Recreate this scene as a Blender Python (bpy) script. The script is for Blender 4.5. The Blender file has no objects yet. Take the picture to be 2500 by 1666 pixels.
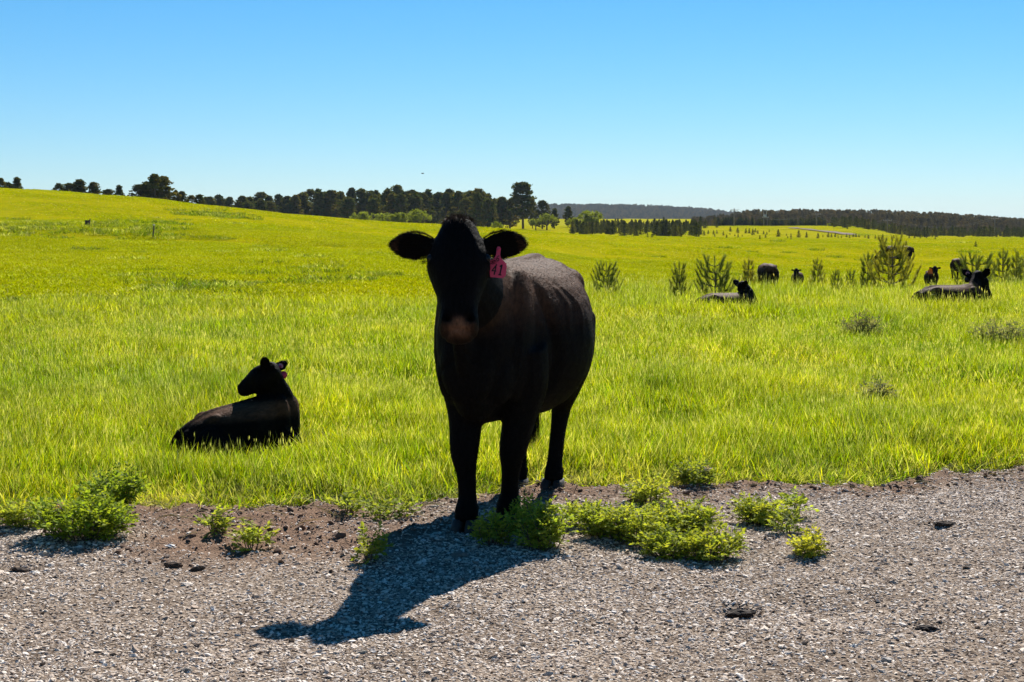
import bpy, bmesh, math, random
import numpy as np
from mathutils import Vector, Matrix

random.seed(7)
rng = np.random.default_rng(11)
scene = bpy.context.scene
C = scene.collection
R = math.radians

# ------------------------------------------------------------------ camera
F_PX, CX, CY, HORIZON, CAM_Z = 3800.0, 1250.0, 833.0, 565.0, 1.40
PITCH = math.atan((CY - HORIZON) / F_PX)
cam_data = bpy.data.cameras.new('camera')
cam_data.sensor_width = 36.0
cam_data.lens = 36.0 * F_PX / 2500.0
cam_data.clip_end = 20000.0
cam = bpy.data.objects.new('camera', cam_data)
cam.location = (0, 0, CAM_Z)
cam.rotation_euler = (math.pi / 2 - PITCH, 0, 0)
C.objects.link(cam)
scene.camera = cam

# ------------------------------------------------------------------ light
SUN_EL, SUN_AZ = 41.0, 13.5          # azimuth measured from +Y towards +X
world = bpy.data.worlds.new('World')
scene.world = world
world.use_nodes = True
nt = world.node_tree
nt.nodes.clear()
sky = nt.nodes.new('ShaderNodeTexSky')
sky.sky_type = 'NISHITA'
sky.sun_disc = False
sky.sun_elevation = R(SUN_EL)
sky.sun_rotation = R(SUN_AZ)
sky.altitude = 0.0
sky.air_density = 1.0
sky.dust_density = 0.0
sky.ozone_density = 10.0
hsv = nt.nodes.new('ShaderNodeHueSaturation')
hsv.inputs['Saturation'].default_value = 1.17
hsv.inputs['Hue'].default_value = 0.492
bg = nt.nodes.new('ShaderNodeBackground')
bg.inputs['Strength'].default_value = 0.050
wo = nt.nodes.new('ShaderNodeOutputWorld')
nt.links.new(sky.outputs[0], hsv.inputs['Color'])
nt.links.new(hsv.outputs[0], bg.inputs['Color'])
nt.links.new(bg.outputs[0], wo.inputs['Surface'])

sd = bpy.data.lights.new('sun', 'SUN')
sd.energy = 5.0
sd.angle = R(0.53)
sd.color = (1.0, 0.955, 0.88)
sun = bpy.data.objects.new('sun', sd)
to_sun = Vector((math.sin(R(SUN_AZ)) * math.cos(R(SUN_EL)), math.cos(R(SUN_AZ)) * math.cos(R(SUN_EL)), math.sin(R(SUN_EL))))
sun.rotation_euler = to_sun.to_track_quat('Z', 'Y').to_euler()
sun.location = (20, 60, 60)
C.objects.link(sun)

vs = scene.view_settings
vs.view_transform = 'Standard'
vs.look = 'None'
vs.gamma = 1.0
vs.use_curve_mapping = False
vs.exposure = 1.12
scene.cycles.use_denoising = True
scene.cycles.denoiser = 'OPENIMAGEDENOISE'
scene.cycles.denoising_input_passes = 'RGB_ALBEDO_NORMAL'
scene.cycles.denoising_prefilter = 'ACCURATE'
scene.cycles.max_bounces = 4
scene.cycles.diffuse_bounces = 2
scene.cycles.glossy_bounces = 2
scene.cycles.transmission_bounces = 3
scene.cycles.adaptive_threshold = 0.02
scene.cycles.adaptive_min_samples = 48
scene.cycles.sample_clamp_indirect = 3.0

# ------------------------------------------------------------------ helpers
def tag(o, label=None, cat=None, group=None, kind=None):
    for k, v in (('label', label), ('category', cat), ('group', group), ('kind', kind)):
        if v: o[k] = v
    return o

def empty(name, loc, rz=0.0, sc=1.0):
    o = bpy.data.objects.new(name, None)
    o.empty_display_size = 0.1
    o.location = loc; o.rotation_euler = (0, 0, rz); o.scale = (sc, sc, sc)
    C.objects.link(o)
    return o

def link(name, me, mat=None, parent=None):
    if mat is not None and len(me.materials) == 0: me.materials.append(mat)
    o = bpy.data.objects.new(name, me)
    C.objects.link(o)
    if parent is not None: o.parent = parent
    return o

def mesh_np(name, V, polys, cols=None, smooth=False):
    """polys: list of index arrays (n,3) / (n,4); cols: (nverts,3) -> point attribute col"""
    V = np.asarray(V, dtype=np.float32)
    polys = [np.asarray(p, dtype=np.int32) for p in polys if len(p)]
    me = bpy.data.meshes.new(name)
    loops = np.concatenate([p.ravel() for p in polys])
    tot = np.concatenate([np.full(len(p), p.shape[1], dtype=np.int32) for p in polys])
    start = np.concatenate([[0], np.cumsum(tot)[:-1]]).astype(np.int32)
    me.vertices.add(len(V)); me.vertices.foreach_set('co', V.ravel())
    me.loops.add(len(loops)); me.loops.foreach_set('vertex_index', loops)
    me.polygons.add(len(tot)); me.polygons.foreach_set('loop_start', start)
    if smooth: me.polygons.foreach_set('use_smooth', np.ones(len(tot), dtype=bool))
    me.update(calc_edges=True)
    me.validate()
    if cols is not None:
        a = me.attributes.new('col', 'FLOAT_COLOR', 'POINT')
        c4 = np.ones((len(V), 4), dtype=np.float32); c4[:, :3] = cols
        a.data.foreach_set('color', c4.ravel())
    return me

class MB:
    """collects pieces into one mesh"""
    def __init__(s): s.V = []; s.P = {3: [], 4: []}; s.C = []; s.n = 0
    def add(s, V, polys, col=None):
        V = np.asarray(V, dtype=np.float32).reshape(-1, 3)
        for p in polys:
            p = np.asarray(p, dtype=np.int32)
            if len(p): s.P[p.shape[1]].append(p + s.n)
        s.V.append(V)
        c = np.ones((len(V), 3), np.float32)
        if col is not None: c[:] = col
        s.C.append(c); s.n += len(V)
        return s
    def mesh(s, name, smooth=False):
        return mesh_np(name, np.concatenate(s.V), [np.concatenate(s.P[k]) for k in (3, 4) if s.P[k]], np.concatenate(s.C), smooth)
    def build(s, name, mat, parent=None, smooth=False):
        return link(name, s.mesh(name, smooth), mat, parent)

def ss(x, a, b):
    t = np.clip((np.asarray(x, dtype=float) - a) / (b - a), 0, 1)
    return t * t * (3 - 2 * t)

def nrm(v):
    v = np.asarray(v, float)
    return v / max(1e-9, np.linalg.norm(v))

def ring_loft(centers, A, B, n=18, ex=2.0, cap=True):
    """rings of superellipses: centre, half axis vectors A and B"""
    centers = np.asarray(centers, float); A = np.asarray(A, float); B = np.asarray(B, float)
    m = len(centers)
    t = np.linspace(0, 2 * np.pi, n, endpoint=False)
    c, s = np.cos(t), np.sin(t)
    c = np.sign(c) * np.abs(c) ** (2 / ex); s = np.sign(s) * np.abs(s) ** (2 / ex)
    V = centers[:, None, :] + A[:, None, :] * c[None, :, None] + B[:, None, :] * s[None, :, None]
    V = V.reshape(-1, 3)
    i = np.arange(m - 1)[:, None] * n; j = np.arange(n)[None, :]; j2 = (j + 1) % n
    Q = np.stack([i + j, i + j2, i + n + j2, i + n + j], -1).reshape(-1, 4)
    polys = [Q]
    if cap:
        V = np.concatenate([V, centers[:1], centers[-1:]])
        a = m * n; jj = np.arange(n); j2 = (jj + 1) % n
        polys.append(np.stack([np.full(n, a), j2, jj], -1))
        polys.append(np.stack([np.full(n, a + 1), (m - 1) * n + jj, (m - 1) * n + j2], -1))
    return V, polys

def smooth_path(P, k):
    """Catmull-Rom resample: rows of P (any width), k steps per span"""
    P = np.asarray(P, float)
    Q = np.vstack([2 * P[0] - P[1], P, 2 * P[-1] - P[-2]])
    out = []
    for i in range(1, len(Q) - 2):
        for t in np.linspace(0, 1, k, endpoint=False):
            a, b, c, d = Q[i - 1], Q[i], Q[i + 1], Q[i + 2]
            out.append(0.5 * ((2 * b) + (-a + c) * t + (2 * a - 5 * b + 4 * c - d) * t * t + (-a + 3 * b - 3 * c + d) * t ** 3))
    out.append(P[-1])
    return np.array(out)

def tube(pts, ra, rb=None, ref=(0, 1, 0), n=14, k=4, cap=True):
    """tapered tube; ra along ref-ish axis, rb along the other"""
    pts = np.asarray(pts, float); ra = np.asarray(ra, float)
    rb = ra if rb is None else np.asarray(rb, float)
    D = np.column_stack([pts, ra, rb])
    if k > 1: D = smooth_path(D, k)
    P = D[:, :3]
    T = np.gradient(P, axis=0); T /= np.linalg.norm(T, axis=1)[:, None] + 1e-9
    ref = np.asarray(ref, float)
    A = ref - T * (T @ ref)[:, None]; A /= np.linalg.norm(A, axis=1)[:, None] + 1e-9
    B = np.cross(T, A)
    return ring_loft(P, A * np.maximum(D[:, 3:4], 1e-4), B * np.maximum(D[:, 4:5], 1e-4), n=n, cap=cap)

def ellipsoid(c, a, b=None, d=None, n=16, m=9):
    """c centre, a/b/d half-axis vectors (or a = three radii)"""
    if b is None:
        r = a; a, b, d = (r[0], 0, 0), (0, r[1], 0), (0, 0, r[2])
    a, b, d, c = (np.asarray(q, float) for q in (a, b, d, c))
    th = np.linspace(0.12, np.pi - 0.12, m)
    cen = c + d * np.cos(th)[:, None]
    return ring_loft(cen, a * np.sin(th)[:, None], b * np.sin(th)[:, None], n=n)

# pixel of the 2500x1666 photograph -> point in the place
_fw = np.array([0, math.cos(PITCH), -math.sin(PITCH)]); _up = np.array([0, math.sin(PITCH), math.cos(PITCH)])
def ray(px, py): return F_PX * _fw + (px - CX) * np.array([1.0, 0, 0]) + (CY - py) * _up
def at(px, py, Y):
    d = ray(px, py)
    return np.array([0, 0, CAM_Z]) + d * (Y / d[1])

# ------------------------------------------------------------------ terrain height
_ax = np.linspace(-700, 700, 2801)
_A = np.interp(_ax, [-700, -300, -120, -48, -35, -21, -10, 4, 12, 24, 45, 700], [16, 13, 8.8, 5.55, 4.4, 3.1, 2.05, 1.15, .85, .5, .3, .3])
_k = np.hanning(33); _k /= _k.sum()
_A = np.convolve(np.pad(_A, 16, mode='edge'), _k, mode='valid')
def zt(x, y):
    x = np.asarray(x, float); y = np.asarray(y, float)
    A = np.interp(x, _ax, _A)
    z = A * ss(y, 22, 140) * (1 - 0.9 * ss(y, 150, 300))
    z = z - 1.2 * ss(x, -5, 8) * ss(y, 31, 50) * (1 - ss(y, 60, 150))
    u = x / np.maximum(y, 1.0)
    z = z + 2.7 * ss(y, 240, 420) * (1 - ss(u, .215, .262)) + 6 * ss(y, 600, 950)
    far = ss(y, 28, 60)
    z = z + far * (0.10 * np.sin(x * .21 + y * .06) + 0.08 * np.sin(x * .11 - y * .13 + 1.3) + .04 * np.sin(x * .6 + y * .31))
    # old furrow across the left-hand slope
    yy = 74 + 0.10 * (x + 20) + 2.5 * np.sin(x * .16)
    z = z - 0.35 * np.exp(-((y - yy) / 2.6) ** 2) * (1 - ss(x, -12, -3)) * ss(x, -60, -40)
    near = 1 - ss(y, 20, 40)
    z = z + near * ss(y, 7.0, 10) * (0.03 * np.sin(x * 1.7 + y * .9) + .025 * np.sin(x * .8 - y * 1.9))
    return z
def hit(px, py, y0=3.0, y1=900.0):
    """where the sight line through a pixel meets the ground"""
    Y = np.exp(np.linspace(math.log(y0), math.log(y1), 6000))
    d = ray(px, py); P = np.array([0, 0, CAM_Z]) + d[None, :] * (Y / d[1])[:, None]
    below = np.nonzero(P[:, 2] <= zt(P[:, 0], P[:, 1]))[0]
    i = below[0] if len(below) else len(Y) - 1
    return P[i]

# ------------------------------------------------------------------ materials
def new_mat(name):
    m = bpy.data.materials.new(name); m.use_nodes = True
    nt = m.node_tree; nt.nodes.clear()
    out = nt.nodes.new('ShaderNodeOutputMaterial')
    return m, nt, out
def N(nt, typ, **kw):
    n = nt.nodes.new(typ)
    for k, v in kw.items():
        if k in n.inputs: n.inputs[k].default_value = v
        else: setattr(n, k, v)
    return n
def noise(nt, scale, detail=4, rough=.55, vec=None):
    n = N(nt, 'ShaderNodeTexNoise'); n.inputs['Scale'].default_value = scale
    n.inputs['Detail'].default_value = detail; n.inputs['Roughness'].default_value = rough
    if vec is not None: nt.links.new(vec, n.inputs['Vector'])
    return n
def ramp(nt, fac, stops):
    r = N(nt, 'ShaderNodeValToRGB')
    e = r.color_ramp.elements
    while len(e) < len(stops): e.new(0.5)
    for q, (p, c) in zip(e, stops):
        q.position = p; q.color = (c[0], c[1], c[2], 1) if hasattr(c, '__len__') else (c, c, c, 1)
    nt.links.new(fac, r.inputs['Fac'])
    return r.outputs['Color']
def mixc(nt, a, b, fac=None, mode='MIX', f=.5):
    m = N(nt, 'ShaderNodeMix'); m.data_type = 'RGBA'; m.blend_type = mode; m.clamp_result = False
    m.inputs[0].default_value = f
    if fac is not None: nt.links.new(fac, m.inputs[0])
    for q, s in ((a, 6), (b, 7)):
        if hasattr(q, 'is_linked') or hasattr(q, 'node'): nt.links.new(q, m.inputs[s])
        else: m.inputs[s].default_value = (*q, 1)
    return m.outputs[2]
def bump(nt, h, strength=.5, dist=.02, normal=None):
    b = N(nt, 'ShaderNodeBump'); b.inputs['Strength'].default_value = strength; b.inputs['Distance'].default_value = dist
    nt.links.new(h, b.inputs['Height'])
    if normal is not None: nt.links.new(normal, b.inputs['Normal'])
    return b.outputs['Normal']
def principled(nt, out, col, rough=.8, normal=None, spec=.3):
    p = N(nt, 'ShaderNodeBsdfPrincipled')
    if hasattr(col, 'node'): nt.links.new(col, p.inputs['Base Color'])
    else: p.inputs['Base Color'].default_value = (*col, 1)
    p.inputs['Roughness'].default_value = rough
    p.inputs['Specular IOR Level'].default_value = spec
    if normal is not None: nt.links.new(normal, p.inputs['Normal'])
    if out is not None: nt.links.new(p.outputs[0], out.inputs['Surface'])
    return p
def simple_mat(name, col, rough=.8, var=.25, scale=6.0, bmp=.0, bscale=40.0, spec=.3, coord='Object'):
    m, nt, out = new_mat(name)
    tc = N(nt, 'ShaderNodeTexCoord').outputs[coord]
    n = noise(nt, scale, vec=tc)
    c = ramp(nt, n.outputs['Fac'], [(.3, [q * (1 - var) for q in col]), (.7, [q * (1 + var) for q in col])])
    nm = None
    if bmp: nm = bump(nt, noise(nt, bscale, vec=tc).outputs['Fac'], bmp, .01)
    principled(nt, out, c, rough, nm, spec)
    return m
def leaf_mat(name, trans=.45, rough=.5, spec=.25, tint=(1.15, 1.1, .55), patch=None, vary=False):
    """leaf or blade coloured by the point colours of its mesh, light passes through"""
    m, nt, out = new_mat(name)
    a = N(nt, 'ShaderNodeAttribute'); a.attribute_name = 'col'
    col = a.outputs['Color']
    if patch:
        g = N(nt, 'ShaderNodeNewGeometry').outputs['Position']
        for sc, lo, hi in patch:
            n = noise(nt, sc, 3, vec=g)
            col = mixc(nt, col, ramp(nt, n.outputs['Fac'], [(.35, lo), (.65, hi)]), mode='MULTIPLY', f=1.0)
    if vary:      # every plant a little different
        oi = N(nt, 'ShaderNodeObjectInfo')
        col = mixc(nt, col, ramp(nt, oi.outputs['Random'], [(0, (.70, .74, .8)), (.5, (1.0, 1.0, 1.0)), (.8, (1.25, 1.18, .95)), (1, (1.55, 1.25, 1.0))]), mode='MULTIPLY', f=1.0)
    p = principled(nt, None, col, rough, None, spec)
    t = N(nt, 'ShaderNodeBsdfTranslucent')
    tc = mixc(nt, col, tint, mode='MULTIPLY', f=1.0)
    nt.links.new(tc, t.inputs['Color'])
    mx = N(nt, 'ShaderNodeMixShader'); mx.inputs[0].default_value = trans
    nt.links.new(p.outputs[0], mx.inputs[1]); nt.links.new(t.outputs[0], mx.inputs[2])
    nt.links.new(mx.outputs[0], out.inputs['Surface'])
    return m

M_bark = simple_mat('bark', (.10, .075, .055), .9, .4, 9, .6, 30)
M_needles = leaf_mat('pine needles', .28, .8, .0, (1.2, 1.15, .5), vary=True)
M_leaves = leaf_mat('broad leaves', .5, .7, .08, (1.25, 1.15, .40))

# ------------------------------------------------------------------ ground
def make_ground():
    def axis(lim, near, grow):
        v = [0.0]; s = near
        while v[-1] < lim: v.append(v[-1] + s); s *= grow
        return np.array(v)
    yp = axis(9000, .22, 1.028); yn = axis(60, .5, 1.12)
    ys = np.concatenate([-yn[:0:-1], yp])
    xp = axis(7000, .22, 1.034)
    xs = np.concatenate([-xp[:0:-1], xp])
    X, Y = np.meshgrid(xs, ys)
    Z = zt(X, Y) - 0.03 * (1 - ss(Y - (8.25 + .316 * X), -.4, .5)) * (1 - ss(np.abs(X), 25, 40))
    nx, ny = len(xs), len(ys)
    i = np.arange(ny - 1)[:, None] * nx; j = np.arange(nx - 1)[None, :]
    Q = np.stack([i + j, i + j + 1, i + nx + j + 1, i + nx + j], -1).reshape(-1, 4)
    m, nt, out = new_mat('pasture ground')
    g = N(nt, 'ShaderNodeNewGeometry').outputs['Position']
    n1 = noise(nt, .05, 4, vec=g); n2 = noise(nt, .9, 5, .65, vec=g); n3 = noise(nt, 14, 4, .7, vec=g)
    c = ramp(nt, n1.outputs['Fac'], [(.35, (.23, .215, .004)), (.65, (.275, .245, .006))])
    c = mixc(nt, c, ramp(nt, n2.outputs['Fac'], [(.3, (.72, .80, .75)), (.7, (1.15, 1.1, 1.0))]), mode='MULTIPLY', f=1.0)
    # soil shows close to the road edge, under the standing grass
    sx = N(nt, 'ShaderNodeSeparateXYZ'); nt.links.new(g, sx.inputs[0])
    mr = N(nt, 'ShaderNodeMapRange'); nt.links.new(sx.outputs['Y'], mr.inputs[0])
    mr.inputs[1].default_value = 14; mr.inputs[2].default_value = 40
    c = mixc(nt, ramp(nt, n3.outputs['Fac'], [(.3, (.05, .045, .02)), (.7, (.11, .10, .03))]), c, fac=mr.outputs[0])
    nm = bump(nt, n2.outputs['Fac'], .6, .25, bump(nt, n3.outputs['Fac'], .8, .05))
    principled(nt, out, c, 1.0, nm, .0)
    me = mesh_np('ground', np.stack([X, Y, Z], -1).reshape(-1, 3), [Q], smooth=True)
    o = link('ground', me, m)
    return tag(o, kind='structure', label='rolling green pasture ground rising to a hill')
make_ground()

# ------------------------------------------------------------------ cattle
def coat_material():
    m, nt, out = new_mat('black coat')
    a = N(nt, 'ShaderNodeAttribute'); a.attribute_name = 'col'
    tc = N(nt, 'ShaderNodeTexCoord').outputs['Object']
    mp = N(nt, 'ShaderNodeMapping'); mp.inputs['Scale'].default_value = (9, 34, 15); nt.links.new(tc, mp.inputs[0])
    n1 = noise(nt, 2.2, 6, .65, vec=mp.outputs[0])
    n2 = noise(nt, 55, 3, .6, vec=tc)
    c = mixc(nt, a.outputs['Color'], ramp(nt, n1.outputs['Fac'], [(.3, .55), (.7, 1.5)]), mode='MULTIPLY', f=1.0)
    nm = bump(nt, n1.outputs['Fac'], .55, .012, bump(nt, n2.outputs['Fac'], .35, .006))
    p = principled(nt, out, c, .65, nm, .03)
    return m
def hair_material():
    m, nt, out = new_mat('hair')
    a = N(nt, 'ShaderNodeAttribute'); a.attribute_name = 'col'
    p = principled(nt, out, a.outputs['Color'], .6, None, .05)
    return m
M_coat = coat_material()
M_hair = hair_material()
M_hoof = simple_mat('hoof horn', (.030, .026, .022), .6, .4, 18, .3, 60)
M_eye = simple_mat('eye', (.006, .004, .003), .3, .1, 10, spec=.25)
M_tag = simple_mat('red plastic tag', (.62, .045, .10), .45, .08, 20)
M_tagink = simple_mat('black tag print', (.006, .006, .007), .6, .1, 20)
M_orange = simple_mat('orange plastic tag', (.75, .16, .03), .45, .08, 20)
M_pink = simple_mat('pink plastic button', (.60, .22, .24), .5, .08, 20)

TORSO = [  # x, z centre, half width, half height
    (-.845, .985, .07, .10), (-.80, .975, .17, .19), (-.70, .955, .230, .27), (-.56, .94, .262, .315), (-.42, .92, .305, .345),
    (-.22, .880, .368, .375), (.02, .865, .395, .390), (.24, .875, .330, .380), (.42, .88, .260, .385), (.56, .88, .215, .375),
    (.68, .87, .190, .335), (.79, .86, .150, .27), (.86, .855, .085, .17)]

def torso_parts(lie=False, k=1.0):
    T = np.array(TORSO)
    T = smooth_path(T, 3)
    x, zc, hw, hh = T.T
    if lie:
        zc = zc - .50 + .0 * x; hw = hw * 1.08; hh = hh * .98
        zc = zc - .05 * ss(-x, .2, .8)
    cen = np.column_stack([x, 0 * x, zc])
    A = np.column_stack([0 * x, hw, 0 * x]); B = np.column_stack([0 * x, 0 * x, hh])
    V, polys = ring_loft(cen, A, B, n=28, ex=2.25)
    if not lie:      # chest narrows towards the brisket
        V[:, 1] *= 1 - .42 * ss(V[:, 0], .2, .5) * ss(.92 - V[:, 2], 0, .40)
    return [(V, polys)]

def head_parts(o, L, Fv, ears, hs=1.0, ear_len=.20, ear_w=.062, deep=1.0):
    """o poll point, L poll->muzzle, Fv out of the face; ears = two (dir, face) pairs: image of left then right"""
    o, L = np.asarray(o, float), nrm(L)
    Fv = np.asarray(Fv, float); Fv = nrm(Fv - L * (Fv @ L)); S = np.cross(Fv, L); S = nrm(S)   # S: side
    rows = np.array([(-.035, -.05, .035, .046), (-.01, -.045, .07, .073), (.05, -.05, .095, .100), (.12, -.058, .115, .128), (.19, -.065, .13, .142),
                     (.26, -.068, .132, .121), (.33, -.06, .112, .097), (.40, -.05, .092, .083), (.455, -.046, .082, .088), (.50, -.05, .072, .087),
                     (.535, -.055, .052, .068), (.555, -.058, .025, .03)])
    rows[:, 2:] *= deep; rows[:, 1] -= .05 * (deep - 1)
    rows = smooth_path(rows, 3) * hs
    l, f, hd, hw = rows.T
    cen = o + L * l[:, None] + Fv * f[:, None]
    P = [ring_loft(cen, S * hw[:, None], Fv * hd[:, None], n=20, ex=2.3)]
    pt = lambda a, b, c: o + hs * (L * a + Fv * b + S * c)
    for s in (-1, 1):
        P.append(ellipsoid(pt(.175, -.015, s * .112), L * .045 * hs, S * .030 * hs, Fv * .035 * hs))      # brow
        P.append(ellipsoid(pt(.26, -.10, s * .072), L * .09 * hs, S * .028 * hs, Fv * .075 * hs))        # jowl
        P.append(ellipsoid(pt(.475, .004, s * .050), L * .035 * hs, S * .030 * hs, Fv * .030 * hs))      # nostril wing
    P.append(ellipsoid(pt(.01, -.035, 0), L * .05 * hs, S * .055 * hs, Fv * .045 * hs))
    roots = []
    for s, (d, face) in zip((1, -1), ears):
        d = nrm(d); face = np.asarray(face, float); face = nrm(face - d * (face @ d)); w = np.cross(d, face)
        root = pt(.075, -.075, s * .088)
        tt = np.array([0, .15, .32, .5, .68, .84, .95, 1.0]); wid = np.array([.028, .036, .052, .060, .058, .045, .024, .006]) / .06 * ear_w * hs
        n = 18; V = []
        ta = np.linspace(0, 2 * np.pi, n, endpoint=False)
        for q, b in zip(tt, wid):
            cx = b * np.cos(ta); th = (.012 + .006 * (1 - q)) * hs * np.sin(ta)
            cup = -.30 * b * (1 - (cx / max(b, 1e-4)) ** 2) * (1 - .3 * q)     # hollow towards the face side
            V.append(root + d * (q * ear_len * hs) + w * cx[:, None] + face * (th + cup + .01 * hs)[:, None])
        V = np.concatenate(V); m = len(tt)
        i = np.arange(m - 1)[:, None] * n; j = np.arange(n)[None, :]; j2 = (j + 1) % n
        Q = np.stack([i + j, i + j2, i + n + j2, i + n + j], -1).reshape(-1, 4)
        V = np.concatenate([V, [root], [root + d * ear_len * hs]]); jj = np.arange(n); j2 = (jj + 1) % n
        P.append((V, [Q, np.stack([np.full(n, m * n), j2, jj], -1), np.stack([np.full(n, m * n + 1), (m - 1) * n + jj, (m - 1) * n + j2], -1)]))
        P.append(tube([pt(.06, -.07, s * .05), root, root + d * .06 * hs], np.array([.035, .032, .025]) * hs, k=2))
        roots.append((root, d, face, w))
    return P, dict(o=o, L=L, F=Fv, S=S, pt=pt, roots=roots, hs=hs)

def fuse(name, parts, voxel, smooth_it):
    mb = MB()
    for V, polys in parts: mb.add(V, polys)
    me = mb.mesh(name + '_raw')
    o = bpy.data.objects.new(name + '_raw', me); C.objects.link(o)
    md = o.modifiers.new('r', 'REMESH'); md.mode = 'VOXEL'; md.voxel_size = voxel; md.adaptivity = 0
    sm = o.modifiers.new('s', 'SMOOTH'); sm.factor = .5; sm.iterations = smooth_it
    dg = bpy.context.evaluated_depsgraph_get()
    res = bpy.data.meshes.new_from_object(o.evaluated_get(dg))
    bpy.data.objects.remove(o); bpy.data.meshes.remove(me)
    res.name = name
    if len(res.attributes):
        for a in list(res.attributes):
            if a.name == 'col': res.attributes.remove(a)
    res.polygons.foreach_set('use_smooth', np.ones(len(res.polygons), dtype=bool))
    return res

def verts_of(me):
    V = np.empty(len(me.vertices) * 3, np.float32); me.vertices.foreach_get('co', V); return V.reshape(-1, 3).astype(float)
def normals_of(me):
    V = np.empty(len(me.vertices) * 3, np.float32); me.vertex_normals.foreach_get('vector', V); return V.reshape(-1, 3).astype(float)
def set_col(me, c):
    a = me.attributes.new('col', 'FLOAT_COLOR', 'POINT')
    c4 = np.ones((len(c), 4), np.float32); c4[:, :3] = c
    a.data.foreach_set('color', c4.ravel())

def finish_body(me, H, back_z=1.2, muzzle=(.115, .055, .030), painted_sun=1.0, neck_z=1.08):
    """sculpt nostrils and mouth, shoulder crease; colour the coat"""
    V = verts_of(me); Nn = normals_of(me)
    pt, hs = H['pt'], H['hs']
    for s in (-1, 1):
        d = np.linalg.norm((V - pt(.472, .03, s * .048)) / hs, axis=1)
        V -= Nn * (.034 * hs * np.exp(-(d / .017) ** 2))[:, None]
        d = np.linalg.norm((V - pt(.17, .01, s * .138)) / hs, axis=1)        # eye socket
        V -= Nn * (.010 * hs * np.exp(-(d / .024) ** 2))[:, None]
    l = (V - H['o']) @ H['L'] / hs; f = (V - H['o']) @ H['F'] / hs; q = (V - H['o']) @ H['S'] / hs
    mouth = np.exp(-((l - .515 - .25 * np.abs(q)) / .006) ** 2) * (np.abs(q) < .09) * (f < .01) * (l > .4)
    V -= Nn * (.008 * hs * mouth)[:, None]
    me.vertices.foreach_set('co', V.astype(np.float32).ravel()); me.update()
    n = len(V)
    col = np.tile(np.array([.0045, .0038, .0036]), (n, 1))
    brown = np.array([.072, .036, .020]) * painted_sun  # sunlit brown painted on the upper coat, imitating light on the back
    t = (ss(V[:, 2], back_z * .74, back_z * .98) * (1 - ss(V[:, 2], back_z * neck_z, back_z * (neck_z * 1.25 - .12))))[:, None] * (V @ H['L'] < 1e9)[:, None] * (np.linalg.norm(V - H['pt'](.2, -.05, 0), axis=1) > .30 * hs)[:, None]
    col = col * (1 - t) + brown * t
    mz = (np.exp(-(((l - .505) / .036) ** 4 + (q / .046) ** 4)) * (np.linalg.norm(V - pt(.495, .0, 0), axis=1) < .10 * hs))[:, None]
    col = col * (1 - mz) + np.array(muzzle) * mz
    for s in (-1, 1):
        d = np.linalg.norm((V - pt(.470, .015, s * .050)) / hs, axis=1)[:, None]
        col = col * (1 - .93 * np.exp(-(d / .026) ** 2))
    set_col(me, col)
    return V

def sample_surface(me, count, weight=None):
    me.calc_loop_triangles()
    T = np.empty(len(me.loop_triangles) * 3, np.int32); me.loop_triangles.foreach_get('vertices', T); T = T.reshape(-1, 3)
    V = verts_of(me); Nn = normals_of(me)
    e1, e2 = V[T[:, 1]] - V[T[:, 0]], V[T[:, 2]] - V[T[:, 0]]
    ar = np.linalg.norm(np.cross(e1, e2), axis=1) * .5
    if weight is not None: ar = ar * weight(V[T].mean(1))
    i = rng.choice(len(T), count, p=ar / ar.sum())
    a, b = rng.random(count), rng.random(count); fl = a + b > 1; a[fl], b[fl] = 1 - a[fl], 1 - b[fl]
    return V[T[i, 0]] + e1[i] * a[:, None] + e2[i] * b[:, None], (Nn[T[i, 0]] + Nn[T[i, 1]] + Nn[T[i, 2]]) / 3

def strands(P, D, length, width, col, bend=None):
    """thin hair strands: one quad and a tip triangle each"""
    n = len(P); length = np.broadcast_to(length, n); width = np.broadcast_to(width, n)
    r = rng.normal(size=(n, 3)); S = np.cross(D, r); S /= np.linalg.norm(S, axis=1)[:, None] + 1e-9
    b = np.zeros((n, 3)) if bend is None else bend
    m1 = P + D * (length * .5)[:, None]
    tip = P + D * length[:, None] + b * length[:, None]
    V = np.stack([P - S * width[:, None] / 2, P + S * width[:, None] / 2, m1 + S * width[:, None] * .4, m1 - S * width[:, None] * .4, tip], 1).reshape(-1, 3)
    k = np.arange(n)[:, None] * 5
    return V, [k + np.array([[3, 2, 4]]), k + np.array([[0, 1, 2, 3]])], np.repeat(np.broadcast_to(col, (n, 3)), 5, axis=0)

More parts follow.
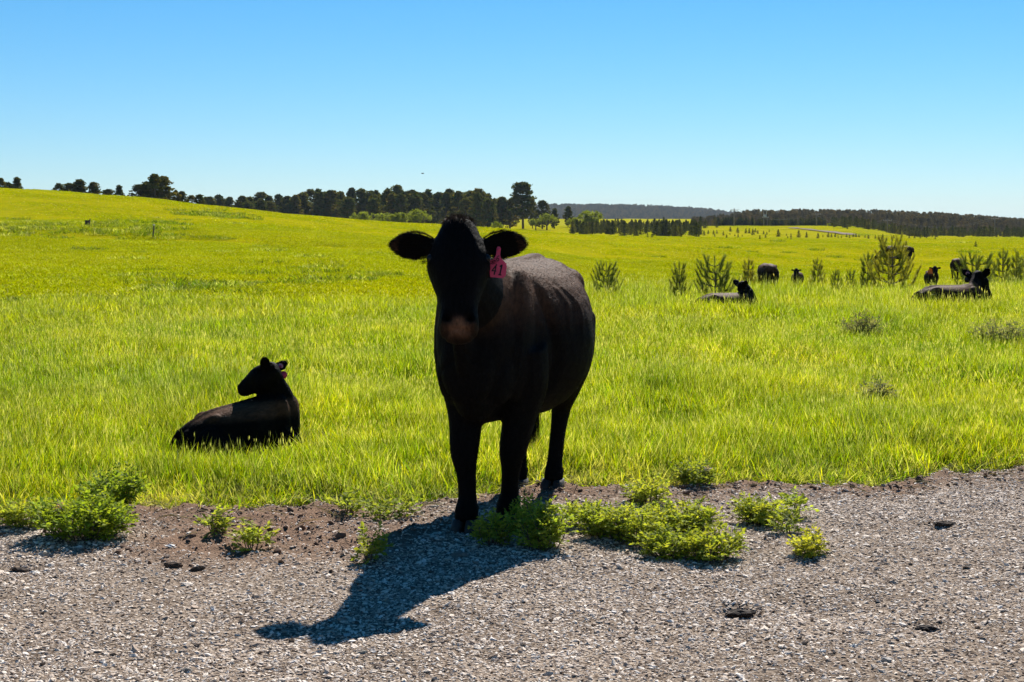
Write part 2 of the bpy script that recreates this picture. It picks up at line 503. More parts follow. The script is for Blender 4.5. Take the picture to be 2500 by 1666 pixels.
def coat_hair(me, H, count, parent, k=1.0, back_z=1.2):
    hs = H['hs']
    ear_pts = [r[0] + r[1] * .12 * hs for r in H['roots']]
    def w(P):
        v = np.ones(len(P)) + 1.5 * ss(P[:, 2], back_z - .3, back_z)
        for e in ear_pts: v += 2.5 * (np.linalg.norm(P - e, axis=1) < .13 * hs)
        return v
    P, Nn = sample_surface(me, count, w)
    l = (P - H['o']) @ H['L'] / hs
    onhead = (np.linalg.norm(P - H['pt'](.22, -.05, 0), axis=1) < .33 * hs) & (l > -.04)
    keep = ~(onhead & (l > .43))
    P, Nn, onhead = P[keep], Nn[keep], onhead[keep]
    flow = np.tile(np.array([-1.0, 0, -.35]), (len(P), 1))
    low = P[:, 2] < .7 * back_z / 1.2; flow[low] = (-.25, 0, -1)
    flow[onhead] = H['L']
    near_ear = np.full(len(P), False)
    for r in H['roots']:
        e = np.abs((P - r[0]) @ r[2]) < .06 * hs
        e &= ((P - r[0]) @ r[1] > .02 * hs) & (np.linalg.norm(P - r[0] - r[1] * .1 * hs, axis=1) < .14 * hs)
        flow[e] = r[1]; near_ear |= e
    flow = flow + rng.normal(size=flow.shape) * .17
    flow = flow - Nn * np.sum(flow * Nn, axis=1)[:, None]; flow /= np.linalg.norm(flow, axis=1)[:, None] + 1e-9
    D = flow + Nn * (np.where(near_ear, .2, .05) + .18 * rng.random(len(P)))[:, None]; D /= np.linalg.norm(D, axis=1)[:, None]
    L = k * (.009 + .009 * rng.random(len(P))) * np.where(near_ear, 1.5, 1.0) * np.where(onhead & ~near_ear, .6, 1.0)
    base = np.array([.0055, .0042, .0036]); tip = np.array([.150, .076, .042])  # tip: brown painted on high back hairs, standing in for sunlight there
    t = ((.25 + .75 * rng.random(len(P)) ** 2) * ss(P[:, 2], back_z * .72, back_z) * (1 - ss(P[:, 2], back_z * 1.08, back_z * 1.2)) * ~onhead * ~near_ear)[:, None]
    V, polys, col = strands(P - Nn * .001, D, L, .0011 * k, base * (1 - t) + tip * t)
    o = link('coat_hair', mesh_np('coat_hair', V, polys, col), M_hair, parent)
    return tag(o, kind='stuff')

def hoof_mesh(r=.062, h=.075):
    mb = MB()
    for s in (-1, 1):
        cen = np.array([[-.004, s * r * .52, h], [.004, s * r * .54, h * .6], [.014, s * r * .55, .0]])
        A = np.array([[r * .78, 0, 0], [r * 1.0, 0, 0], [r * 1.22, 0, 0]]); B = np.array([[0, r * .44, 0], [0, r * .47, 0], [0, r * .50, 0]])
        mb.add(*ring_loft(cen, A, B, n=14, ex=2.4))
    return mb.mesh('hoof', True)

def leg(pts, ra, rb=None): return tube(pts, ra, rb, ref=(0, 1, 0), n=14, k=4)

def hero_cow():
    yaw = -R(90 + 15)
    root = empty('cow', (.008, 7.77, 0), yaw)
    tag(root, 'black cow with red ear tag 41 standing at the gravel edge facing the camera', 'cow', 'cattle in the pasture')
    P = torso_parts()
    # brisket, shoulders, hips, belly
    P.append(ellipsoid((.67, 0, .66), (.17, .105, .135)))
    P.append(ellipsoid((.80, 0, .80), (.10, .13, .20)))
    for s in (-1, 1):
        P.append(ellipsoid((.52, s * .155, .92), (.165, 0, .05), (0, .080, 0), (-.06, 0, .31)))
        P.append(ellipsoid((.66, s * .105, .76), (.12, .08, .16)))
        P.append(ellipsoid((-.46, s * .17, 1.12), (.12, .09, .09)))
        P.append(ellipsoid((-.80, s * .10, 1.06), (.06, .05, .07)))
        P.append(ellipsoid((-.60, s * .135, .88), (.18, .105, .22)))
    P.append(ellipsoid((.44, 0, 1.20), (.16, .085, .075)))       # withers
    P.append(tube([(.35, 0, 1.235), (-.1, 0, 1.245), (-.5, 0, 1.255), (-.78, 0, 1.17)], [.03, .028, .03, .03], k=4))
    # neck
    P.append(tube([(.40, 0, .98), (.66, .0, 1.06), (.86, .012, 1.16), (.985, .02, 1.25)], [.22, .175, .135, .108], [.29, .245, .195, .15], ref=(0, 1, 0), n=20))
    P.append(tube([(.72, 0, .70), (.88, .01, .86), (.99, .02, 1.03)], [.05, .045, .04], [.10, .09, .07]))      # dewlap
    h_yaw = R(17)
    f0 = np.array([math.cos(h_yaw), math.sin(h_yaw), 0]); s0 = np.array([-math.sin(h_yaw), math.cos(h_yaw), 0])
    tilt = R(27)
    L = -np.array([0, 0, 1]) * math.cos(tilt) + f0 * math.sin(tilt)
    Fv = f0 * math.cos(tilt) + np.array([0, 0, 1]) * math.sin(tilt)
    # S in head_parts = F x L; left side of the cow is +y
    S = np.cross(Fv, L)
    sgn = 1 if S @ s0 > 0 else -1
    dl = s0 + np.array([0, 0, .06]) - f0 * .14; dr = -s0 + np.array([0, 0, .02]) - f0 * .10
    ears = [(dl, f0 + np.array([0, 0, -.25])), (dr, f0 + np.array([0, 0, -.25]))]
    if sgn < 0: ears = ears[::-1]
    hp, H = head_parts((.955, .005, 1.435), L, Fv, ears, hs=.985, ear_len=.222, ear_w=.066)
    P += hp
    H['left'] = 0 if sgn > 0 else 1
    # fore legs (right leg a step ahead)
    P.append(leg([(.54, -.105, .86), (.53, -.095, .68), (.57, -.080, .52), (.61, -.075, .37), (.61, -.065, .27), (.612, -.060, .16), (.63, -.058, .105), (.645, -.056, .05)],
                 [.115, .110, .080, .066, .046, .044, .056, .055], [.16, .14, .096, .074, .054, .050, .062, .062]))
    P.append(leg([(.46, .165, .86), (.43, .17, .68), (.44, .145, .52), (.455, .118, .37), (.440, .105, .27), (.430, .095, .16), (.44, .092, .105), (.455, .09, .05)],
                 [.115, .110, .080, .066, .046, .044, .056, .055], [.16, .14, .096, .074, .054, .050, .062, .062]))
    # hind legs
    for s, dx in ((1, 0.0), (-1, .04)):
        P.append(leg([(-.56 + dx, s * .15, .95), (-.47 + dx, s * .175, .74), (-.57 + dx, s * .15 - .01, .58), (-.68 + dx, s * .11 - .02, .46), (-.66 + dx, s * .10 - .025, .33), (-.625 + dx, s * .095 - .03, .17), (-.605 + dx, s * .095 - .03, .105), (-.58 + dx, s * .095 - .03, .05)],
                     [.15, .13, .082, .056, .043, .042, .052, .052], [.20, .16, .095, .070, .054, .048, .056, .056]))
    for x, y in ((.57, -.058), (.385, .092), (-.655, .065), (-.615, -.125)):      # dew claws
        for s in (-1, 1): P.append(ellipsoid((x, y + s * .03, .105), (.026, .016, .022)))
    # udder, tail
    P.append(ellipsoid((-.40, 0, .55), (.15, .12, .09)))
    P.append(tube([(-.78, 0, 1.16), (-.87, 0, 1.12), (-.905, .0, .95), (-.90, -.03, .70), (-.885, -.08, .52), (-.87, -.115, .42)], [.04, .035, .024, .020, .017, .012], k=4))
    me = fuse('cow_body', P, .0105, 7)
    # crease behind the shoulder, loose skin folds
    V = verts_of(me); Nn = normals_of(me)
    fx = .335 + .05 * np.sin(V[:, 2] * 7)
    w = ss(V[:, 2], .55, .7) * (1 - ss(V[:, 2], 1.08, 1.2)) * ss(np.abs(V[:, 1]), .1, .2)
    V -= Nn * (.020 * w * np.exp(-((V[:, 0] - fx) / .03) ** 2))[:, None]
    for k, (a, b) in enumerate(((.20, .02), (.10, .35), (-.30, .15), (-.10, .6))):
        g = V[:, 0] - a - .25 * (V[:, 2] - 1.0) - .03 * np.sin(V[:, 2] * 22 + k)
        V += Nn * (.0035 * np.exp(-(g / .016) ** 2) * ss(V[:, 2], .82, .98) * (1 - ss(V[:, 2], 1.12, 1.2)))[:, None]
    V += Nn * (.002 * np.sin(V[:, 0] * 24 + 5 * V[:, 2]) * np.sin(V[:, 2] * 19 - 3 * V[:, 0]) * ss(np.abs(V[:, 1]), .1, .2) * (V[:, 0] < .8) * ss(V[:, 2], .6, .8))[:, None]
    me.vertices.foreach_set('co', V.astype(np.float32).ravel()); me.update()
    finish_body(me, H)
    link('body', me, M_coat, root)
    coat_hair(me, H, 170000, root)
    # poll tuft and tail switch
    pt = H['pt']
    top_c = pt(-.02, -.045, 0)
    c, cn = sample_surface(me, 2600, lambda Q: np.exp(-(np.linalg.norm((Q - top_c) * np.array([1, 1, .7]), axis=1) / .042) ** 2) * (Q[:, 2] > top_c[2] - .10) + 1e-12)
    n = len(c)
    D = np.array([0, 0, 1.0]) + f0 * .40 + cn * .35 + rng.normal(size=(n, 3)) * .38
    D /= np.linalg.norm(D, axis=1)[:, None]
    V, polys, col = strands(c - D * .006, D, .016 + .026 * rng.random(n), .0016, np.array([.016, .011, .009]) + rng.random((n, 1)) * np.array([.11, .075, .055]), bend=(f0 * .35 + np.array([0, 0, -.25])) + rng.normal(size=(n, 3)) * .18)  # tuft hair tinted paler to imitate its sunlit rim
    mb = MB(); mb.add(V, polys, col)
    n = 900                                                       # curls down the forehead
    a, g = rng.random(n), rng.normal(size=n) * .035
    c = np.array([pt(.03 + .13 * q, .045 - .05 * abs(w) / .1, w) for q, w in zip(a, g)])
    D = L + rng.normal(size=(n, 3)) * .45 + Fv * .35; D /= np.linalg.norm(D, axis=1)[:, None]
    V, polys, col = strands(c - Fv * .012, D, .02 + .02 * rng.random(n), .0013, np.array([.016, .011, .009]) + rng.random((n, 1)) * np.array([.02, .014, .01]), bend=-Fv * .3)
    mb.add(V, polys, col)
    tag(mb.build('poll_tuft', M_hair, root), kind='stuff')
    n = 700
    c = np.array([-.872, -.113, .43]) + rng.normal(size=(n, 3)) * np.array([.012, .012, .03])
    D = np.array([.10, -.08, -1.0]) + rng.normal(size=(n, 3)) * .10; D /= np.linalg.norm(D, axis=1)[:, None]
    V, polys, col = strands(c, D, .12 + .14 * rng.random(n), .0022, np.array([.010, .008, .007]))
    tag(link('tail_switch', mesh_np('tail_switch', V, polys, col), M_hair, root), kind='stuff')
    # ear fringe
    mb = MB()
    for r in H['roots']:
        n = 1500
        t = rng.random(n) * .95 + .05; sgn2 = rng.choice([-1, 1], n)
        wid = np.interp(t, [0, .3, .55, .85, 1], [.3, .85, 1.0, .72, .1]) * .062
        c = r[0] + r[1] * (t * .195)[:, None] + r[3] * (sgn2 * wid)[:, None]
        D = r[1] * .7 + r[3] * sgn2[:, None] * (.8 - .5 * t)[:, None] + rng.normal(size=(n, 3)) * .25; D /= np.linalg.norm(D, axis=1)[:, None]
        V, polys, col = strands(c - D * .006, D, .014 + .014 * rng.random(n), .0011, np.array([.012, .009, .008])); mb.add(V, polys, col)
    # lashes
    for s in (-1, 1):
        c0 = pt(.185, -.005, s * .142)
        n = 40
        D = S * s * 1.0 + Fv * .25 + L * .25 + rng.normal(size=(n, 3)) * .22; D /= np.linalg.norm(D, axis=1)[:, None]
        V, polys, col = strands(c0 + rng.normal(size=(n, 3)) * .006, D, .025 + .012 * rng.random(n), .0013, np.array([.006, .005, .005])); mb.add(V, polys, col)
    tag(mb.build('ear_fringe', M_hair, root), kind='stuff')
    for s in (-1, 1):
        e = link('eye', MB().add(*ellipsoid(pt(.17, -.012, s * .124), L * .021, S * .018, Fv * .021)).mesh('eye', True), M_eye, root)
    hm = hoof_mesh()
    for x, y in ((.655, -.056), (.465, .09), (-.575, .065), (-.535, -.125)):
        o = link('hoof', hm, M_hoof, root); o.location = (x, y, -.006)
    # ear tag 41 on the left ear, hangs in front of it
    r = H['roots'][H['left']]
    a = r[0] + r[1] * .088 + r[2] * .016 + np.array([0, 0, -.018])
    make_tag41(root, a, f0, s0)
    return root

def make_tag41(root, a, f0, s0):
    up = nrm(np.array([0, 0, 1.0]) + s0 * .10); side = nrm(s0 - up * (s0 @ up)); out = np.cross(side, up)
    if out @ f0 < 0: out = -out
    out = nrm(out + .0 * up)
    def W(x, y, z): return a + side * x * 1.14 + up * y * 1.10 + out * z
    # outline of the flag: neck, shoulders, clipped bottom corners; y = 0 at the button
    prof = [(-.005, .012), (.005, .012), (.0085, .004), (.008, -.020), (.012, -.032), (.0345, -.052), (.037, -.062), (.037, -.100), (.027, -.112), (-.027, -.112), (-.037, -.100), (-.037, -.062), (-.0345, -.052), (-.012, -.032), (-.008, -.020), (-.0085, .004)]
    n = len(prof)
    V = [W(x, y, .017 + .010 * (-y / .1)) for x, y in prof] + [W(x, y, .0145 + .010 * (-y / .1)) for x, y in prof]
    bm = bmesh.new(); vs_ = [bm.verts.new(v) for v in V]
    bm.faces.new(vs_[:n]); bm.faces.new(vs_[n:][::-1])
    for i in range(n): bm.faces.new((vs_[i], vs_[n + i], vs_[n + (i + 1) % n], vs_[(i + 1) % n]))
    bmesh.ops.recalc_face_normals(bm, faces=bm.faces)
    me = bpy.data.meshes.new('ear_tag'); bm.to_mesh(me); bm.free()
    t = link('ear_tag', me, M_tag, root); t['label'] = 'red plastic ear tag printed 41'
    def stroke(mb, pts, w):
        for (x0, y0), (x1, y1) in zip(pts[:-1], pts[1:]):
            d = np.array([x1 - x0, y1 - y0]); q = d / np.linalg.norm(d); pn = np.array([-q[1], q[0]]) * w / 2; ext = q * w * .3
            c4 = [np.array([x0, y0]) - ext - pn, np.array([x1, y1]) + ext - pn, np.array([x1, y1]) + ext + pn, np.array([x0, y0]) - ext + pn]
            mb.add([W(p[0], p[1], .0178 + .010 * (-p[1] / .1)) for p in c4], [[[0, 1, 2, 3]]])
    four, one, small = MB(), MB(), MB()
    sl = .12
    sh = lambda p: [(x + sl * (y + .080), y) for x, y in p]
    stroke(four, sh([(-.004, -.060), (-.017, -.086), (-.002, -.086)]), .0048); stroke(four, sh([(-.0055, -.068), (-.0055, -.100)]), .0052)
    stroke(one, sh([(.0105, -.066), (.016, -.060), (.016, -.100)]), .0058); stroke(one, sh([(.0105, -.0995), (.0215, -.0995)]), .004)
    stroke(small, [(.004, -.024), (-.003, -.030), (-.004, -.040), (.000, -.046), (.005, -.041), (.003, -.035), (-.003, -.036)], .0032)
    for nm, mb in (('numeral_four', four), ('numeral_one', one), ('tag_mark', small)): mb.build(nm, M_tagink, t)
    b = MB().add(*ring_loft([W(0, .0, .016), W(0, 0, .021), W(0, 0, .0225)], [side * .0075] * 2 + [side * .005], [up * .0075] * 2 + [up * .005], n=12)).build('button', M_tag, t)
hero_cow()

# ------------------------------------------------------------------ trees
def rand_dirs(n): 
    v = rng.normal(size=(n, 3)); return v / np.linalg.norm(v, axis=1)[:, None]

def leaf_quads(P, size, nrm_bias=None, aspect=.55):
    """random little rhombs centred on P"""
    n = len(P); a = rand_dirs(n)
    if nrm_bias is not None: a = a + nrm_bias
    b = np.cross(a, rand_dirs(n)); a /= np.linalg.norm(a, axis=1)[:, None] + 1e-9; b /= np.linalg.norm(b, axis=1)[:, None] + 1e-9
    s = np.broadcast_to(size, n)[:, None]
    V = np.stack([P - a * s, P + b * s * aspect, P + a * s, P - b * s * aspect], 1).reshape(-1, 3)
    return V, [np.arange(n)[:, None] * 4 + np.array([[0, 1, 2, 3]])]

def pine_variant(i, H=10.0, slim=1.0, conic=.6, bare=.18, clumps=150, per=15, green=(.085, .088, .028)):
    """grown pine: trunk with limbs, needle clumps at the limb ends"""
    tr = MB(); H0 = H
    lean = rng.normal(size=2) * .02 * H
    path = [(lean[0] * t, lean[1] * t, H * t) for t in (0, .3, .6, .85, .98)]
    tr.add(*tube(path, [.022 * H, .017 * H, .012 * H, .006 * H, .002 * H], n=7, k=1))
    cr = MB()
    for _ in range(clumps):
        t = bare + (1 - bare) * rng.random() ** .85
        w = slim * H * .19 * ((1 - t) ** conic) * (.55 + .9 * rng.random()) * (ss(t, bare - .02, bare + .22) * .65 + .35)
        if t > .97: w *= .3
        ang = rng.random() * 2 * np.pi
        base = np.array([lean[0] * t, lean[1] * t, H * t])
        end = base + np.array([math.cos(ang) * w, math.sin(ang) * w, (.12 + .25 * rng.random()) * w])
        if w > .07 * H and rng.random() < .5: tr.add(*tube([base, (base + end) / 2 - (0, 0, .03 * w), end], [.005 * H, .004 * H, .0015 * H], n=4, k=1))
        r = H * .035 * (.7 + .7 * rng.random())
        P = end + rand_dirs(per) * (r * 1.25 * rng.random(per) ** .4)[:, None] * np.array([1.3, 1.3, .7])
        g = np.array(green) * (.75 + .55 * rng.random()) * np.array([1 + .15 * rng.normal(), 1, 1])
        cr.add(*leaf_quads(P, H * .030 * (.7 + .6 * rng.random(per)), np.array([0, 0, .5])), g)
    return tr.mesh('trunk', True), cr.mesh('crown'), H0

def broadleaf_variant(H=4.0, W=5.0, clumps=120, per=26, green=(.17, .21, .03)):
    tr = MB()
    tr.add(*tube([(0, 0, 0), (.05, .02, H * .3), (0, .05, H * .55)], [.05 * H, .04 * H, .02 * H], n=8, k=2))
    for k in range(7):
        a = k * .9; w = W * .3
        tr.add(*tube([(0, 0, H * .22), (math.cos(a) * w * .5, math.sin(a) * w * .5, H * .45), (math.cos(a) * w, math.sin(a) * w, H * .7)], [.025 * H, .016 * H, .006 * H], n=5, k=2))
    cr = MB()
    lobes = [(rand_dirs(1)[0] * np.array([W * .28, W * .28, H * .18]) + (0, 0, H * .58), .5 + .3 * rng.random()) for _ in range(9)]
    for _ in range(clumps):
        c, s = lobes[rng.integers(len(lobes))]
        d = rand_dirs(1)[0]; d[2] = abs(d[2]) * .9 - .25
        p = c + d * np.array([W * .26, W * .26, H * .34]) * s
        p[2] = max(p[2], .06 * H)
        P = p + rand_dirs(per) * (H * .085 * rng.random(per) ** .5)[:, None]
        g = np.array(green) * (.75 + .5 * rng.random())
        cr.add(*leaf_quads(P, H * .033 * (.6 + .7 * rng.random(per)), np.array([0, 0, .6]), .6), g)
    return tr.mesh('trunk', True), cr.mesh('crown'), H

PINES = [pine_variant(i, slim=a, conic=b, bare=c) for i, (a, b, c) in enumerate([(1.0, .5, .06), (1.15, .42, .1), (.9, .65, .05), (1.3, .5, .04), (1.0, .4, .14), (1.15, .7, .02)])]
TALL_PINE = pine_variant(9, slim=.95, conic=.32, bare=.22, clumps=190, per=16)
LEAFY = [broadleaf_variant(4.0, 5.2), broadleaf_variant(3.0, 4.2, 90, 24)]

def tree(name, var, base, h, rz, label, group, cat='tree', wide=1.0):
    tm, cm, H0 = var
    o = empty(name, base, rz)
    s = h / H0; o.scale = (s * wide, s * wide, s)
    link('trunk', tm, M_bark, o); link('crown', cm, M_needles if cat != 'shrub' and 'pine' in name else M_leaves, o)
    return tag(o, label, cat, group)

def tree_top(name, var, px, top, Y, rz, label, group, wide=1.0, cat='tree', sink=.0):
    p = at(px, top, Y); g = float(zt(p[0], p[1])) - sink
    return tree(name, var, (p[0], p[1], g), max(1.0, p[2] - g), rz, label, group, cat, wide)

G_RIDGE = 'pines standing behind the hill crest'
ridge = [  # px, top y, distance, width factor, label
    (2, 437, 205, 1.0, 'dark pine cut by the left picture edge above the hill'),
    (20, 447, 210, 1.1, 'low dark pine second from the left picture edge on the hill'),
    (39, 434, 205, .9, 'pointed pine third from the left picture edge on the hill'),
    (143, 449, 210, .8, 'thin lone pine at the start of the hill row, beside bare sky'),
    (166, 449, 212, 1.3, 'broad low pine left of the taller round pine on the hill'),
    (193, 440, 208, 1.35, 'tall rounded pine in the small hill row at far left'),
    (230, 447, 210, 1.2, 'pine with open crown right of the tall rounded hill pine'),
    (263, 463, 212, 1.3, 'lowest pine between two taller ones on the left hill row'),
    (289, 453, 208, .95, 'narrow pine ending the small left hill row'),
    (338, 452, 206, 1.3, 'pine forming the left shoulder of the big hilltop clump'),
    (356, 445, 205, 1.1, 'pine left of the summit in the big hilltop clump'),
    (378, 427, 204, 1.15, 'tallest pine of the big clump standing on the left hill'),
    (397, 433, 206, 1.3, 'full round pine forming the right side of the hilltop clump'),
    (430, 466, 208, .9, 'small pine just right of the big hilltop clump'),
    (447, 468, 209, 1.3, 'bushy low pine right of the big hilltop clump'),
    (467, 478, 211, 1.1, 'low pine left of the pair dipping behind the crest'),
    (489, 476, 211, 1.0, 'slim low pine where the crest row thins out')]
for i, (px, ty, Y, w, lab) in enumerate(ridge):
    tree_top('pine_tree', PINES[i % 6], px, ty, Y, rng.random() * 6.28, lab, G_RIDGE, w * 1.35)

# the wood in the middle: front row placed by eye, more trees behind
prof = np.array([(505, 482), (535, 477), (560, 483), (590, 480), (612, 482), (637, 471), (660, 479), (681, 476), (702, 481), (720, 478), (742, 472), (758, 464), (780, 463), (805, 466), (830, 470),
    (858, 461), (885, 463), (905, 468), (921, 466), (945, 463), (968, 455), (990, 470), (1006, 466), (1028, 472), (1049, 464), (1070, 471), (1098, 464), (1120, 469), (1145, 468), (1168, 463),
    (1190, 474), (1206, 486), (1224, 483), (1245, 490), (1300, 505), (1324, 491), (1353, 510), (1387, 505)], float)
G_WOOD = 'pines of the wood behind the pasture'
names_w = ['dark pine of the dense wood beyond the pasture, left of the tall lone pine']
for i, (px, ty) in enumerate(prof):
    Y = 350 + rng.random() * 30
    lab = names_w[0]
    if px > 1290: lab = {1300: 'low dark pine right beside the tall lone pine', 1324: 'narrow tufted pine standing right of the tall lone pine', 1353: 'short dark pine between the tufted pine and the leafy tree', 1387: 'dark pointed pine directly left of the big leafy tree'}[int(px)]
    tree_top('pine_tree', PINES[(i * 5 + 2) % 6], px, ty, Y, rng.random() * 6.28, lab, G_WOOD, .9 + .75 * rng.random())
for i in range(70):
    px = 500 + 760 * rng.random()
    ty = np.interp(px, prof[:, 0], prof[:, 1]) + 2 + 18 * rng.random()
    tree_top('pine_tree', PINES[rng.integers(6)], px, ty, 330 + 120 * rng.random(), rng.random() * 6.28, names_w[0], G_WOOD, 1.1 + .5 * rng.random())
tree_top('pine_tree', TALL_PINE, 1277, 447, 345, .4, 'tallest pine with open feathery crown rising above the wood', G_WOOD, 1.3)
# leafy trees in front of the wood
G_LEAFY = 'light green leafy trees by the pines'
for px, ty, Y, w, lab, v in [(887, 515, 300, 1.0, 'small round light green tree at the foot of the dark wood', 1), (950, 513, 302, 1.15, 'wide light green tree right of the small round one', 0),
                             (985, 517, 303, .9, 'low light green bush between two leafy trees under the wood', 1), (1022, 509, 300, .95, 'tallest light green bush left of the standing cow head', 1),
                             (1212, 540, 290, .8, 'tiny light green bush right behind the cow poll', 1), (1445, 507, 330, 1.0, 'big light green leafy tree beyond the cow, right of the wood', 0), (1403, 530, 332, .9, 'small leafy tree leaning on the dark pine', 1),
                             (1335, 520, 336, 1.0, 'leafy green tree standing between two dark pines', 1), (1308, 530, 334, .9, 'low leafy tree at the foot of the tall lone pine', 0)]:
    tree_top('leafy_tree', LEAFY[v], px, ty, Y, rng.random() * 6, lab, G_LEAFY, w)

# young pines: one mesh each (they are a few pixels tall)
def cone_pine(H=2.5, n=260, green=(.075, .082, .024)):
    mb = MB()
    mb.add(*tube([(0, 0, 0), (0, 0, H * .9)], [.03 * H, .008 * H], n=5, k=1), (.05, .04, .03))
    t = rng.random(n) ** 1.2; a = rng.random(n) * 6.283; r = (1 - t) ** .75 * H * .34 * rng.random(n) ** .35 * (.75 + .25 * np.sin(t * 30)) * (.6 + .4 * ss(t, 0, .15))
    P = np.column_stack([np.cos(a) * r, np.sin(a) * r, .05 * H + t * H * .95])
    V, polys = leaf_quads(P, H * .055 * (.7 + .6 * rng.random(n)), np.array([0, 0, 1.0]), .5)
    g = np.array(green) * (.75 + .5 * np.repeat(rng.random(n), 4))[:, None]
    mb.add(V, polys, g)
    return mb.mesh('young_pine')
CONES = [cone_pine() for _ in range(6)]
for m in CONES: m.materials.append(M_needles)
def young_pine(px, py, h, label, group, Y=None, wide=1.0):
    if Y is None: p = hit(px, py)
    else:
        p = at(px, py, Y); p[2] = float(zt(p[0], p[1]))
    o = bpy.data.objects.new('young_pine', CONES[rng.integers(6)]); C.objects.link(o)
    o.location = (p[0], p[1], p[2] - .05); o.rotation_euler = (0, 0, rng.random() * 6.28)
    s = h / 2.5; o.scale = (s * wide, s * wide, s)
    return tag(o, label, 'young pine', group)
NPT = 165
lab_t = 'dark young pine of the dense thicket beside the big leafy tree'
for i in range(NPT):
    px = 1395 + 320 * rng.random() ** 1.1
    top = 535 + 12 * rng.random() ** 1.5 + 14 * max(0, (1470 - px) / 75) * rng.random()
    Y = 285 + 125 * rng.random()
    p = at(px, top, Y); h = min(p[2] - float(zt(p[0], p[1])), 1.1 + 2.6 * rng.random())
    young_pine(px, 560, max(h, .8), lab_t, 'young pines of the thicket', Y=Y, wide=1.1 + .8 * rng.random())
# scattered young pines, base pixel and height in pixels
scat = [(1491, 574, 7), (1513, 572, 9), (1524, 574, 6), (1540, 575, 10), (1548, 577, 8), (1581, 580, 5), (1592, 581, 5), (1600, 572, 8), (1640, 573, 8), (1649, 571, 8), (1665, 571, 14), (1672, 569, 12), (1681, 562, 16), (1693, 560, 10), (1663, 579, 4),
        (1722, 557, 20), (1750, 556, 13), (1697, 559, 5), (1692, 570, 7), (1700, 572, 7), (1712, 573, 9), (1719, 575, 12), (1729, 572, 10), (1742, 573, 11), (1750, 571, 9), (1745, 579, 8), (1766, 575, 10), (1774, 582, 10), (1783, 566, 12), (1782, 574, 4),
        (1794, 577, 6), (1801, 570, 14), (1802, 581, 8), (1812, 578, 4), (1821, 570, 12), (1829, 570, 12), (1838, 574, 14), (1844, 568, 10), (1850, 571, 9), (1855, 584, 6), (1864, 573, 9), (1869, 581, 9), (1872, 574, 8), (1878, 567, 6),
        (1900, 578, 17), (1920, 576, 5), (1931, 579, 9), (1923, 582, 6), (1931, 585, 6), (1950, 580, 17), (1969, 580, 13), (1997, 582, 13), (2009, 580, 7), (2022, 580, 13), (2030, 580, 9), (2039, 579, 10), (2046, 581, 7), (2054, 581, 6), (2067, 580, 9), (2074, 581, 8), (2083, 580, 9), (2090, 580, 10), (2097, 580, 8), (2112, 581, 7),
        (2120, 583, 10), (2137, 584, 10), (2155, 586, 14), (2182, 583, 9), (2220, 583, 9), (2233, 582, 10), (2247, 583, 11), (2262, 582, 8), (2212, 601, 10), (2382, 603, 9), (2283, 585, 5)]
for px, py, hp in scat:
    p = hit(px, py)
    h = max(.45, hp / F_PX * p[1] * 1.05)
    lab = 'small dark pine seedling dotted across the far pasture'
    if (px, py) == (2382, 603): lab = 'lone pointed seedling in open pasture above the lying cow'
    if (px, py) == (2212, 601): lab = 'lone dark seedling in open pasture just right of the tall sapling tip'
    young_pine(px, py, h, lab, 'pine seedlings in the far pasture', wide=1.05 + .5 * rng.random())
# belt of young pines and shrubs along the far edge, right
for i in range(58):
    px = 2030 + 480 * rng.random()
    Y = 330 + 140 * rng.random()
    top = 574 - 14 * rng.random() ** 2 - 10 * ss(px, 2060, 2130) * (1 - ss(px, 2200, 2330)) * rng.random()
    p = at(px, top, Y); h = np.clip(p[2] - float(zt(p[0], p[1])), .9, 4.5)
    young_pine(px, 570, h, 'young pine in the belt below the long dark forest', 'young pines below the forest', Y=Y, wide=1.0 + .6 * rng.random())
for px, ty, w, lab in [(2025, 549, 1.2, 'rounded green shrub left of the larger one by the far road'), (2060, 546, 1.3, 'largest rounded green shrub beyond the far road'), (2178, 546, .9, 'upright green shrub in front of the forest belt'), (2290, 561, 1.4, 'low wide green shrub among young pines at the field edge')]:
    tree_top('green_shrub', LEAFY[1], px, ty, 430, rng.random() * 6, lab, 'green shrubs below the forest', w, 'shrub')

